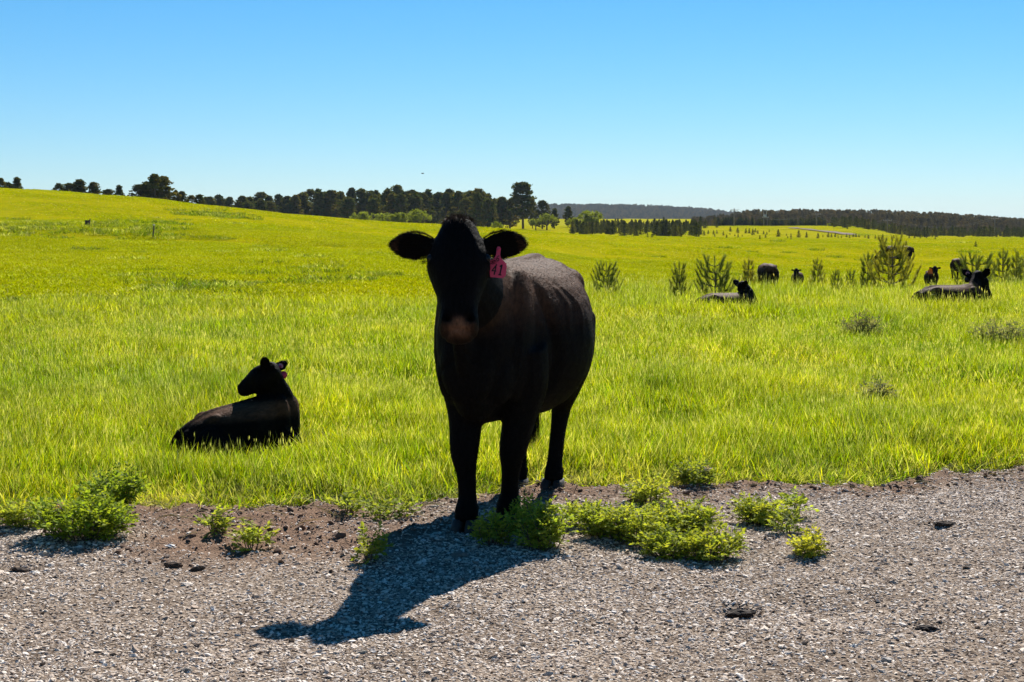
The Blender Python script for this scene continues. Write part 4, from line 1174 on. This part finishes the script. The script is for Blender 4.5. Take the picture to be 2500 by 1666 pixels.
def make_road():
    v = [0.0]; s = .035
    while v[-1] < 14: v.append(v[-1] + s); s = s * (1.0 if v[-1] < 5.2 else 1.15)
    v = np.array(v) - .12
    u = [0.0]; s = .035
    while u[-1] < 30: u.append(u[-1] + s); s = s * (1.0 if u[-1] < 3.6 else 1.15)
    u = np.array(u); u = np.concatenate([-u[:0:-1], u])
    X, D = np.meshgrid(u, v); Y = edge_y(X) - D; Z = road_z(X, Y)
    ny, nx = X.shape
    i = np.arange(ny - 1)[:, None] * nx; j = np.arange(nx - 1)[None, :]
    Q = np.stack([i + j + 1, i + j, i + nx + j, i + nx + j + 1], -1).reshape(-1, 4)
    so = soil_amount(X, Y).reshape(-1, 1)
    m, nt, out = new_mat('gravel road')
    at_ = N(nt, 'ShaderNodeAttribute'); at_.attribute_name = 'col'
    g = N(nt, 'ShaderNodeNewGeometry').outputs['Position']
    vo = N(nt, 'ShaderNodeTexVoronoi'); vo.inputs['Scale'].default_value = 95; nt.links.new(g, vo.inputs['Vector'])
    n1 = noise(nt, 60, 5, .7, vec=g); n2 = noise(nt, 1.6, 4, .6, vec=g); n3 = noise(nt, 220, 3, .6, vec=g)
    bw = N(nt, 'ShaderNodeSeparateColor'); nt.links.new(vo.outputs['Color'], bw.inputs[0])
    st = ramp(nt, bw.outputs[0], [(.0, (.06, .043, .031)), (.5, (.20, .152, .115)), (1, (.38, .31, .245))])
    st = mixc(nt, st, ramp(nt, n2.outputs['Fac'], [(.35, (.72, .70, .68)), (.65, (1.1, 1.1, 1.1))]), mode='MULTIPLY', f=1.0)
    soil = ramp(nt, n1.outputs['Fac'], [(.3, (.075, .045, .030)), (.7, (.25, .16, .108))])
    sm = N(nt, 'ShaderNodeMath'); sm.operation = 'MULTIPLY_ADD'; nt.links.new(n1.outputs['Fac'], sm.inputs[0]); sm.inputs[1].default_value = .6
    sp = N(nt, 'ShaderNodeSeparateColor'); nt.links.new(at_.outputs['Color'], sp.inputs[0])
    sb = N(nt, 'ShaderNodeMath'); sb.operation = 'SUBTRACT'; nt.links.new(sp.outputs[0], sb.inputs[0]); sb.inputs[1].default_value = .3
    nt.links.new(sb.outputs[0], sm.inputs[2]); sm.use_clamp = True
    c = mixc(nt, st, soil, fac=sm.outputs[0])
    nm = bump(nt, vo.outputs['Distance'], .7, .006, bump(nt, n1.outputs['Fac'], .8, .012, bump(nt, n3.outputs['Fac'], .5, .004)))
    principled(nt, out, c, .95, nm, .04)
    o = link('gravel_road', mesh_np('gravel_road', np.stack([X, Y, Z], -1).reshape(-1, 3), [Q], np.repeat(so, 3, 1), smooth=True), m)
    tag(o, 'grey gravel road shoulder with patches of bare brown soil', kind='structure')
make_road()

def fnoise_(x, y, s): return .5 + .25 * np.sin(x * s + 1.3 * np.sin(y * s * .7)) + .25 * np.sin(y * s * 1.3 + 1.7 * np.sin(x * s * .9 + 2))
# stones
def rock_mesh(flat, sub=1):
    bm = bmesh.new(); bmesh.ops.create_icosphere(bm, subdivisions=sub, radius=1.0)
    V = np.array([v.co[:] for v in bm.verts]); 
    cut = rand_dirs(5 if sub < 3 else 2)
    for c in cut:
        d = V @ c; V = V - c * np.maximum(d - .62, 0)[:, None]
    V = V * (1 + (.18 if sub < 3 else .10) * rng.normal(size=(len(V), 1))) * np.array([1, .55 + .35 * rng.random(), flat])
    for v, c in zip(bm.verts, V): v.co = c
    me = bpy.data.meshes.new('rock'); bm.to_mesh(me); bm.free(); return me
def stone_mat():
    m, nt, out = new_mat('gravel stones')
    oi = N(nt, 'ShaderNodeObjectInfo')
    c = ramp(nt, oi.outputs['Random'], [(0, (.10, .068, .048)), (.2, (.37, .29, .23)), (.6, (.57, .475, .39)), (.85, (.72, .62, .52)), (1, (.78, .70, .62))])
    tc = N(nt, 'ShaderNodeTexCoord').outputs['Object']
    n = noise(nt, 2.5, 4, .6, vec=tc)
    c = mixc(nt, c, ramp(nt, n.outputs['Fac'], [(.3, .75), (.7, 1.15)]), mode='MULTIPLY', f=1.0)
    principled(nt, out, c, .9, bump(nt, n.outputs['Fac'], .3, .1), .04)
    return m
M_stone = stone_mat()
ROCKS = [rock_mesh(.22 + .3 * rng.random()) for _ in range(9)]
def frustum_pts(n, y0, y1, mx=.35, pad=.5):
    y = np.sqrt(rng.random(n) * (y1 ** 2 - y0 ** 2) + y0 ** 2); x = (rng.random(n) * 2 - 1) * (mx * y + pad)
    return x, y
n = 270000
x, y = frustum_pts(n, 3.6, 9.7)
d = edge_y(x) - y; s = soil_amount(x, y)
patch = .5 + .3 * np.sin(1.9 * x + 1.1) * np.sin(1.3 * y + .4 * x) + .25 * np.sin(.9 * x - 2.3 * y + .6) - .25 * np.exp(-((x - .9) / .9) ** 2 - ((y - 5.0) / .5) ** 2)
keep = (d > .0) & (rng.random(n) > s * .88) & (rng.random(n) < .45 + .75 * patch)
x, y = x[keep], y[keep]; n = len(x)
r = np.exp(rng.normal(size=n) * .42 + math.log(.0053)); r = np.clip(r, .002, .021)
big = rng.random(n) < .004; r[big] *= 1.6
z = road_z(x, y) + r * .10
scatter('gravel', np.column_stack([x, y, z]), np.column_stack([rng.normal(size=n) * .28, rng.normal(size=n) * .28, rng.random(n) * 6.28]), np.column_stack([r * (1 + .5 * rng.random(n)), r, r * 1.1]), rng.integers(0, 9, n), [(m, M_stone) for m in ROCKS], 'loose grey gravel chips lying on the road shoulder', cat='gravel')
M_soil = simple_mat('soil crumb', (.12, .070, .045), .95, .5, 40, coord='Generated')
SOILR = [rock_mesh(.6) for _ in range(4)]
n = 26000
x, y = frustum_pts(n, 5.2, 9.8); s = soil_amount(x, y); keep = (rng.random(n) < s ** 1.5 * (.25 + .75 * fnoise_(x, y, 7.0))) & (edge_y(x) - y > -.12); x, y = x[keep], y[keep]; n = len(x)
r = np.clip(np.exp(rng.normal(size=n) * .6 + math.log(.0060)), .002, .030)
scatter('soil_crumbs', np.column_stack([x, y, road_z(x, y) + r * .15]), np.column_stack([rng.normal(size=n) * .4, rng.normal(size=n) * .4, rng.random(n) * 6.28]), np.column_stack([r * 1.3, r, r]), rng.integers(0, 4, n), [(m, M_soil) for m in SOILR], 'crumbs of brown soil strewn along the grass edge', cat='soil')
def stone(px, py, wid, flat, col, label, rz=0.0, name='stone', cat='stone', rough=.8, dep=.6):
    p = hit(px, py); p[2] = float(road_z(p[0], p[1]))
    me = rock_mesh(flat, 2 if name == 'stone' else 3); o = link(name, me, simple_mat('stone %d' % px, col, rough, .25, 3.0, .4, 8))
    s = wid / 2 / F_PX * p[1]; o.location = p + np.array([0, 0, s * flat * .35]); o.scale = (s, s * dep * 1.6, s * 1.1); o.rotation_euler = (rng.normal() * .1, rng.normal() * .1, rz)
    tag(o, label, cat, 'loose stones on the gravel')
for a in [(110, 1357, 36, .42, (.36, .32, .26), 'long pale tan stone below the left rose bush', .5), (86, 1399, 32, .35, (.62, .57, .50), 'whitish flat stone near the lower left, below the long tan one', .2),
          (204, 1382, 22, .3, (.62, .58, .52), 'small white flat stone right of the whitish pair at left', 0), (417, 1353, 26, .35, (.66, .62, .57), 'white chip lying left of the two small green weeds', .1),
          (460, 1312, 16, .4, (.60, .56, .50), 'small white chip just below the first little weed', 1), (505, 1336, 26, .25, (.50, .44, .36), 'flat cream stone between the two little weeds', .4),
          (1521, 1352, 46, .22, (.42, .31, .20), 'flat tan stone slab in front of the large rose thicket', .1), (1120, 1362, 50, .30, (.16, .12, .09), 'brown stone half buried inside the cow shadow', .2),
          (2358, 1390, 24, .6, (.13, .095, .07), 'upright brown stone alone on the right gravel', .3), (2162, 1624, 34, .5, (.32, .29, .26), 'blocky grey-brown stone near the bottom edge at right', .3),
          (2085, 1586, 22, .4, (.55, .53, .49), 'pale chip above the blocky stone near the bottom', .5), (885, 1603, 30, .35, (.30, .25, .19), 'tan stone near the bottom edge below the ear shadow', .2),
          (455, 1645, 30, .45, (.20, .17, .14), 'dark brown stone at the bottom edge left of centre', .2), (655, 1480, 24, .35, (.30, .27, .24), 'grey stone left of the shadow of the ear', .6), (848, 1556, 24, .4, (.40, .37, .34), 'grey stone touching the lower edge of the cow shadow', .2),
          (2440, 1488, 20, .4, (.5, .47, .44), 'pale stone near the right edge on plain gravel', .4), (1690, 1568, 22, .45, (.42, .40, .38), 'light grey chip below the dark earth clump', .3), (1500, 1505, 18, .45, (.50, .47, .45), 'light chip left of the dark earth clump', .3)]:
    stone(*a)
for a in [(1800, 1490, 90, .22, (.030, .020, .014), 'dark clump of earth lying on the open gravel', 0), (2305, 1286, 50, .30, (.045, .030, .021), 'dark clod of soil on the gravel at upper right', .2), (2265, 1530, 60, .22, (.035, .025, .02), 'small dark clod of soil near the lower right', .1),
          (420, 1392, 50, .35, (.06, .038, .026), 'dark soil clod in the bare patch left of the cow', .3), (50, 1388, 50, .25, (.06, .042, .03), 'dark soil hollow clod at the far left edge', .1), (480, 1398, 40, .4, (.05, .033, .022), 'smaller soil clod right beside the dark one in the bare patch', .4)]:
    stone(*a, name='soil_clod', cat='clod', rough=.95, dep=.35)

# ------------------------------------------------------------------ wild rose bushes and weeds
def leaflets(P, D, size, col):
    """folded oval leaflets: base P, direction D"""
    n = len(P); up = np.array([0, 0, 1.0]) + rng.normal(size=(n, 3)) * .55
    S = np.cross(D, up); S /= np.linalg.norm(S, axis=1)[:, None] + 1e-9; Nn = np.cross(S, D)
    s = size[:, None]
    V = np.stack([P, P + D * s * .5 + S * s * .30 + Nn * s * .10, P + D * s, P + D * s * .5 - S * s * .30 + Nn * s * .10, P + D * s * .5], 1).reshape(-1, 3)
    k = np.arange(n)[:, None] * 5
    return V, [np.concatenate([k + np.array([[0, 1, 4]]), k + np.array([[1, 2, 4]]), k + np.array([[4, 2, 3]]), k + np.array([[0, 4, 3]])])], np.repeat(col, 5, axis=0)
def bush(name, cat, label, px, py, width, height, stems=40, leaf=.020, green=(.32, .40, .045), flowers=0, group='wild rose bushes at the gravel edge', per=9, on_road=True, Y=None, petal=(.75, .45, .55)):
    p = hit(px, py) if Y is None else at(px, py, Y)
    p[2] = float(road_z(p[0], p[1]) if on_road and p[1] < edge_y(p[0]) else zt(p[0], p[1]))
    green = np.array(green) * (.68 + .32 * rng.random()) * np.array([.97 + .05 * rng.normal(), 1, 1.3])
    o = empty(name, p); st = MB(); lf = MB(); tips = []
    for _ in range(stems):
        a = rng.random() * 6.28; rr = width / 2 * rng.random() ** .55
        b = np.array([math.cos(a) * rr * .45, math.sin(a) * rr * .45, -.01]); h = height * (.55 + .5 * rng.random()) * (1 - .35 * (rr / (width / 2)) ** 2)
        e = np.array([math.cos(a) * rr, math.sin(a) * rr, h]); m = (b + e) / 2 + np.array([0, 0, .06 * h]) + rng.normal(size=3) * .012
        st.add(*tube([b, m, e], [.0028, .0022, .0012], n=4, k=1), (.10, .06, .03)); tips.append(e)
        for k in range(per):
            t = .18 + .82 * (k + rng.random()) / per
            q = b * (1 - t) ** 2 + 2 * m * t * (1 - t) + e * t * t
            d = nrm(np.array([math.cos(a), math.sin(a), .4]) * .5 + rng.normal(size=3) * np.array([.8, .8, .45]) + np.array([0, 0, .25]))
            ln = leaf * 2.6; sd_ = nrm(np.cross(d, (0, 0, 1)) + 1e-6)
            nl = 7
            tt = np.array([.35, .35, .62, .62, .86, .86, 1.0]); sg = np.array([1, -1, 1, -1, 1, -1, 0])
            P = q + d * (tt * ln)[:, None]
            D = d * np.where(sg == 0, 1, .55)[:, None] + sd_ * (sg * .85)[:, None] + rng.normal(size=(nl, 3)) * .15; D /= np.linalg.norm(D, axis=1)[:, None]
            g = np.array(green) * (.75 + .5 * rng.random()) * np.array([1 + .22 * rng.random() * t, 1, 1])
            V, polys, col = leaflets(P, D, leaf * (.75 + .5 * rng.random(nl)), np.tile(g, (nl, 1))); lf.add(V, polys, col)
    link('stems', st.mesh('stems'), M_bark, o); tag(link('foliage', lf.mesh('foliage'), M_leaves, o), kind='stuff')
    for k in range(flowers):
        e = tips[k] * np.array([.7, .7, 1]) + np.array([.03 * k, -.03, .04]); fl = MB()
        for q in range(5):
            a = q * 1.2566; d = np.array([math.cos(a), math.sin(a) * .8 - .3, .35 + .4 * math.sin(a)]); d = nrm(d)
            V, polys, col = leaflets(np.array([e]), np.array([d]), np.array([.026]), np.array([petal])); V = e + (V - e) * np.array([1.25, 1.25, 1.25]); fl.add(V, polys, col)
        link('flower', fl.mesh('flower'), M_leaves, o)
    return tag(o, label, cat, group)
bush('rose_bush', 'rose bush', 'dense rose bush with one pink flower at the left gravel edge', 205, 1318, .46, .19, 70, .022, (.26, .37, .03), flowers=1, per=10)
bush('rose_bush', 'rose bush', 'small leafy shoot cluster at the far left edge beside the rose bush', 62, 1290, .20, .13, 22, .020)
bush('rose_bush', 'rose bush', 'leafy bush rising in the grass behind the flowering left rose bush', 285, 1228, .34, .17, 30, .024, (.22, .32, .03))
for a in [(1325, 1345, .25, .20, 48, 'upright rose bush nearest the cow hind leg, right of its front hooves'), (1472, 1312, .24, .13, 34, 'leafy clump at the left end of the big rose thicket'), (1560, 1325, .33, .16, 56, 'tallest middle clump of the big rose thicket'),
          (1660, 1312, .33, .16, 54, 'broad rear clump in the right half of the rose thicket'), (1640, 1362, .25, .11, 32, 'front clump of the rose thicket spilling onto the gravel'), (1750, 1372, .27, .12, 36, 'low front clump at the lower right of the thicket'),
          (1850, 1282, .25, .12, 32, 'rounded clump at the right end of the rose thicket'), (1580, 1235, .22, .13, 22, 'small shoot cluster behind the thicket near the grass'), (1972, 1358, .13, .09, 14, 'tiny separate rose shoot right of the thicket'),
          (1200, 1334, .17, .13, 20, 'shaded rose shoots growing between the front hooves'), (1288, 1298, .20, .14, 20, 'rose shoots half in shade behind the front hooves'), (1420, 1290, .16, .12, 16, 'small shoots between the two bigger rose bushes')]:
    px, py, w, h, st_, lab = a
    bush('rose_bush', 'rose bush', lab, px, py, w, h, st_, .0195, (.33, .40, .045))
bush('rose_bush', 'rose bush', 'darker rose bush with a pale flower behind the thicket', 1695, 1190, .22, .12, 26, .021, (.26, .33, .04), flowers=1, petal=(.7, .55, .55))
for px, py, w, h, n_, lab in [(512, 1315, .12, .09, 6, 'first little weed standing in the bare soil patch'), (612, 1348, .13, .12, 8, 'second taller weed on the bare soil patch'), (897, 1374, .13, .11, 8, 'weed touching the left edge of the cow shadow'),
                           (935, 1268, .16, .06, 8, 'low weeds at the grass edge above the bare soil'), (845, 1262, .12, .08, 6, 'small weed in the grass edge left of the cow'), (994, 1262, .06, .05, 3, 'tiny yellowish seedling on bare soil by the cow'),
                           (1945, 1262, .08, .10, 5, 'thin twig weed right of the thicket'), (1925, 1308, .06, .10, 5, 'single leafy shoot beside the thicket right end')]:
    bush('weed', 'weed', lab, px, py, w, h, n_, .026, (.30, .37, .05), group='weeds on the bare soil', per=6)
for px, py, w, h, lab in [(2105, 830, .62, .36, 'grey-green weed clump in the grass below the lying cow'), (2440, 850, .70, .36, 'grey-green weed clump at the right side in tall grass'), (2140, 1010, .30, .26, 'dark green weed clump in the tall grass right of centre')]:
    bush('weed_clump', 'weed', lab, px, py, w, h, 60, .022, (.24, .26, .11), group='weed clumps in tall grass', per=9, on_road=False)

# ------------------------------------------------------------------ grass
def blades(n, rad, h0, h1, w0, w1, col, dry=.12, lean=.35, var=1.0):
    a = rng.random(n) * 6.283; r = rad * np.sqrt(rng.random(n))
    B = np.column_stack([np.cos(a) * r, np.sin(a) * r, np.full(n, -.02)])
    h = h0 + (h1 - h0) * rng.random(n) ** 1.3; w = w0 + (w1 - w0) * rng.random(n)
    yaw = rng.random(n) * 6.283; la = rng.random(n) * 6.283
    S = np.column_stack([np.cos(yaw), np.sin(yaw), 0 * yaw]); Ld = np.column_stack([np.cos(la), np.sin(la), 0 * la])
    le = lean * (.2 + rng.random(n)) * h; cv = lean * rng.random(n) * h
    p = lambda t: B + np.column_stack([0 * h, 0 * h, h * t * (1 - .12 * t)]) + Ld * (le * t + cv * t * t)[:, None]
    lv = [(0, .8), (.35, 1.0), (.7, .7)]
    V = np.concatenate([np.stack([p(t) - S * (w * k / 2)[:, None], p(t) + S * (w * k / 2)[:, None]], 1) for t, k in lv] + [p(1.0)[:, None, :]], 1)
    kk = np.arange(n)[:, None] * 7
    polys = [kk + np.array([[4, 5, 6]]), np.concatenate([kk + np.array([[0, 1, 3, 2]]), kk + np.array([[2, 3, 5, 4]])])]
    c = np.tile(np.array(col), (n, 1)) * (1.04 - .5 * var + var * rng.random((n, 1))) * (1 + np.array([.10, .03, .2]) * rng.normal(size=(n, 1)))
    isd = rng.random(n) < dry; c[isd] = np.array([.50, .46, .20]) * (.7 + .6 * rng.random((isd.sum(), 1)))
    return V.reshape(-1, 3), polys, np.repeat(np.clip(c, .003, 1), 7, axis=0)
M_grass = leaf_mat('grass blades', .55, .5, .05, (1.10, 1.2, .35), patch=[(.35, (.80, .88, .9), (1.18, 1.08, .9)), (1.1, (.78, .82, .9), (1.18, 1.14, 1.1)), (3.6, (.66, .70, .8), (1.24, 1.2, 1.1))])
M_pasture = leaf_mat('pasture blades', .5, .7, .0, (1.15, 1.15, .30), patch=[(.05, (.88, .96, 1), (1.08, 1.04, .9)), (.6, (.86, .88, .9), (1.10, 1.09, 1.0))])
G1 = (.24, .305, .008); G2 = (.315, .315, .009); G3 = (.11, .18, .008); G4 = (.285, .28, .004); G5 = (.28, .305, .005)
def tuft(spec):
    mb = MB()
    for sp in spec:
        V, polys, col = blades(*sp[:7], **sp[7]); mb.add(V, polys, col)
    return mb.mesh('grass_tuft')
def grass_kinds(n, rad, k, h0, h1, w, mat, stalks, dry=.10, lean=.34, greens=(G1, G2, G3), var=1.3):
    out = []
    for q in range(n):
        f = .85 + .3 * rng.random(); dry_ = dry * (3.2 if q % 4 == 3 else .8)
        sp = [(int(k * a), rad, h0, h1 * f * b, w * .55, w * 1.25, g, dict(dry=dry_, lean=lean, var=var)) for g, a, b in zip(greens, rng.dirichlet([2.2] * len(greens)), (1, 1.08, .9))]
        if stalks: sp.append((int(k * stalks), rad, h1 * .8, h1 * 1.55, w * .28, w * .4, (.24, .28, .05), dict(dry=.3, lean=.16)))
        mb = MB()
        for z in sp:
            V, polys, col = blades(*z[:7], **z[7]); mb.add(V, polys, col)
            if stalks and z is sp[-1]:      # pale seed heads on the stalks
                T = V.reshape(-1, 7, 3)[:, 6]; m_ = len(T); ln = h1 * (.10 + .10 * rng.random(m_))
                T = T[rng.random(m_) < .13]; m_ = len(T); ln = ln[:m_]
                for _ in range(2):
                    a = rng.random(m_) * 6.283; S = np.column_stack([np.cos(a), np.sin(a), 0 * a]) * (w * .34); o_ = rng.normal(size=(m_, 3)) * w * .8
                    up_ = np.column_stack([0 * ln, 0 * ln, ln])
                    mb.add(np.stack([T + o_ - up_ * .6, T + o_ + S, T + o_ + up_ * .5, T + o_ - S], 1).reshape(-1, 3), [np.arange(m_)[:, None] * 4 + np.array([[0, 1, 2, 3]])], (.50, .45, .25))
        out.append((mb.mesh('grass_tuft'), mat))
    return out
fringe = grass_kinds(8, .075, 38, .04, .19, .0055, M_grass, .06, .20, .30) + [(tuft([(22, .07, .03, .13, .003, .006, (.36, .31, .13), dict(dry=.9, lean=1.0))]), M_grass) for _ in range(7)]
near = grass_kinds(10, .23, 540, .05, .225, .0058, M_grass, .06, .13, .26)
mid = grass_kinds(7, .38, 700, .05, .24, .0082, M_grass, .06, .13, .28)
crest = grass_kinds(6, .55, 700, .07, .28, .0105, M_grass, .06, .10, .40, (G2, G5, G1))
short = grass_kinds(6, 1.0, 650, .03, .10, .017, M_pasture, .01, .05, .6, (G5, G4), .8)
farv = grass_kinds(5, 2.4, 650, .02, .075, .045, M_pasture, .0, .03, .9, (G5, G4), .5)
# places kept clear: lying animals' bodies and hooves
clear = [(pc[0], pc[1], .40, .17, yaw_c), (pr[0], pr[1], .72, .28, yaw_r), (pm[0], pm[1], .6, .24, yaw_m)]
def outside_clear(x, y):
    ok = np.ones(len(x), bool)
    for cx, cy, a, b, w in clear:
        dx, dy = x - cx, y - cy; u = dx * math.cos(w) + dy * math.sin(w); v = -dx * math.sin(w) + dy * math.cos(w)
        ok &= (u / a) ** 2 + (v / b) ** 2 > 1
    return ok
def fnoise(x, y, s):
    return .5 + .25 * np.sin(x * s + 1.3 * np.sin(y * s * .7)) + .25 * np.sin(y * s * 1.3 + 1.7 * np.sin(x * s * .9 + 2))
def sow(name, label, n, y0, y1, variants, smin, smax, test, pad=.8, mx=.36, thin=None):
    x, y = frustum_pts(n, y0, y1, mx, pad)
    keep = test(x, y) & outside_clear(x, y); x, y = x[keep], y[keep]; n = len(x)
    idx = rng.integers(0, len(variants), n)
    s = smin + (smax - smin) * rng.random(n)
    hz = .66 + .44 * fnoise(x, y, 1.3); hz *= .6 + .4 * ss(y - edge_y(x), 0, .6)
    for cx, cy, a, b, w in clear:     # grass pressed down on the near side of lying animals
        q = ((x - cx) / (a * 1.5)) ** 2 + ((y - cy + b * 1.3) / (b * 3.0)) ** 2
        hz *= (.45 if cy < 15 else .75) + (.55 if cy < 15 else .25) * ss(q, .4, 1.6)
    if y1 < 40: hz = hz * (1 + .45 * ss(y, 19, 27) * ss(x, -2, 4))       # ranker growth along the crest on the right
    e = .3 if y1 < 40 else 2.0
    tx = np.arctan((zt(x, y + e) - zt(x, y - e)) / (2 * e)); ty = -np.arctan((zt(x + e, y) - zt(x - e, y)) / (2 * e)); sp = rng.random(n) * 6.283
    # slope tilt applied after the spin about the vertical
    cx_, sx_, cy_, sy_, cz, sz = np.cos(tx), np.sin(tx), np.cos(ty), np.sin(ty), np.cos(sp), np.sin(sp)
    T = np.array([[cy_, sy_ * sx_, sy_ * cx_], [0 * cx_, cx_, -sx_], [-sy_, cy_ * sx_, cy_ * cx_]])
    Z = np.array([[cz, -sz, 0 * cz], [sz, cz, 0 * cz], [0 * cz, 0 * cz, 1 + 0 * cz]])
    M = np.einsum('ijn,jkn->nik', T, Z)
    rot = np.column_stack([np.arctan2(M[:, 2, 1], M[:, 2, 2]), -np.arcsin(np.clip(M[:, 2, 0], -1, 1)), np.arctan2(M[:, 1, 0], M[:, 0, 0])])
    scatter(name, np.column_stack([x, y, zt(x, y)]), rot, np.column_stack([s, s, s * hz]), idx, variants, label, cat='grass')
edge_test = lambda x, y: (y > edge_y(x) - .04 + .14 * (rng.random(len(x)) - .5)) & (y < edge_y(x) + .75) & (rng.random(len(x)) < ss(y - edge_y(x), -.2, .3) + .12)
sow('grass_fringe', 'uneven grass fringe growing along the gravel edge', 17000, 6.2, 10.4, fringe, .75, 1.25, edge_test)
sow('tall_grass', 'tall sunlit grass standing around the calf and the big cow', 1500, 6.4, 13.2, near, .85, 1.2, lambda x, y: y > edge_y(x) + .30)
sow('meadow_grass', 'deep yellow-green meadow grass in the middle distance', 1300, 12.8, 22, mid, .85, 1.25, lambda x, y: y > 0)
tall_to = lambda x: 25.5 + 6.5 * ss(x, -6, 3)
sow('crest_grass', 'meadow grass along the low crest where saplings grow', 1500, 21.5, 35, crest, .85, 1.30, lambda x, y: y < tall_to(x) + 2.0 * np.sin(x * .7) + 2.2 * rng.normal(size=len(x)))
sow('pasture_grass', 'short grazed pasture grass on the slope and hollow', 5200, 23, 88, short, .8, 1.25, lambda x, y: y > tall_to(x) - 2)
sow('distant_grass', 'distant pasture grass on the hill and far field', 3000, 85, 215, farv, .8, 1.3, lambda x, y: y > 0, pad=6)
sow('far_field_grass', 'grass of the farthest field before the woods', 1500, 205, 460, farv, 1.2, 1.9, lambda x, y: x > .03 * y, pad=10)
# coarse darker tufts along the old furrow and hollows of the slope
coarse = grass_kinds(4, .45, 160, .06, .20, .016, M_grass, .0, .10, .5, ((.10, .15, .008), (.16, .19, .010)))
cp = []
for (xa, ya), (xb, yb), m_, jit in [((-40, 556), (430, 562), 90, 9), ((330, 706), (640, 700), 45, 8), ((430, 520), (640, 528), 30, 6), ((-40, 745), (330, 742), 40, 8), ((700, 690), (1000, 672), 30, 8), ((100, 620), (900, 640), 30, 40), ((1420, 640), (2450, 600), 30, 25)]:
    for q in rng.random(m_): cp.append(hit(xa + (xb - xa) * q + rng.normal() * 12, ya + (yb - ya) * q + rng.normal() * jit))
cp = np.array(cp); n = len(cp); s_ = (.5 + .9 * rng.random(n)) * (cp[:, 1] / 60) ** .4
scatter('coarse_grass', np.column_stack([cp[:, :2], zt(cp[:, 0], cp[:, 1])]), np.column_stack([np.zeros(n), np.zeros(n), rng.random(n) * 6.28]), np.column_stack([s_ * 1.5, s_, s_]), rng.integers(0, 4, n), coarse, 'darker coarse grass tufts along the hollows of the slope', cat='grass')
# dry straw lying on the soil at the edge
n = 2600
x, y = frustum_pts(n, 6.3, 9.8); d = edge_y(x) - y
keep = (d > -.15) & (d < .30 + .9 * rng.random(n) * soil_amount(x, y)); x, y = x[keep], y[keep]; n = len(x)
sm_ = []
for k in range(4):
    mb = MB(); c = np.array([[-.05, 0, 0], [0, .01 * (k - 1), .006], [.05, .0, .0]]); mb.add(*tube(c, [.0011, .0012, .0008], n=4, k=2), (.34, .27, .16)); sm_.append((mb.mesh('straw'), M_grass))
s = .5 + 1.3 * rng.random(n) ** 2
scatter('dry_straw', np.column_stack([x, y, road_z(x, y) + .008]), np.column_stack([rng.normal(size=n) * .15, rng.normal(size=n) * .2, rng.random(n) * 6.28]), np.column_stack([s, s, s]), rng.integers(0, 4, n), sm_, 'dry straw bits lying along the grass edge', cat='straw')

# ------------------------------------------------------------------ air
def make_haze():
    m = bpy.data.materials.new('haze air'); m.use_nodes = True; nt = m.node_tree; nt.nodes.clear()
    out = nt.nodes.new('ShaderNodeOutputMaterial'); pv = nt.nodes.new('ShaderNodeVolumePrincipled')
    pv.inputs['Color'].default_value = (.70, .86, 1.0, 1); pv.inputs['Density'].default_value = HAZE; pv.inputs['Anisotropy'].default_value = 0.0
    nt.links.new(pv.outputs[0], out.inputs['Volume'])
    V, P = box((-7600, -150, -6), (7600, 9800, 75))
    o = link('haze', mesh_np('haze', V, P), m)
    tag(o, 'thin summer haze over the whole landscape', kind='stuff')
HAZE = 6.5e-5
make_haze()
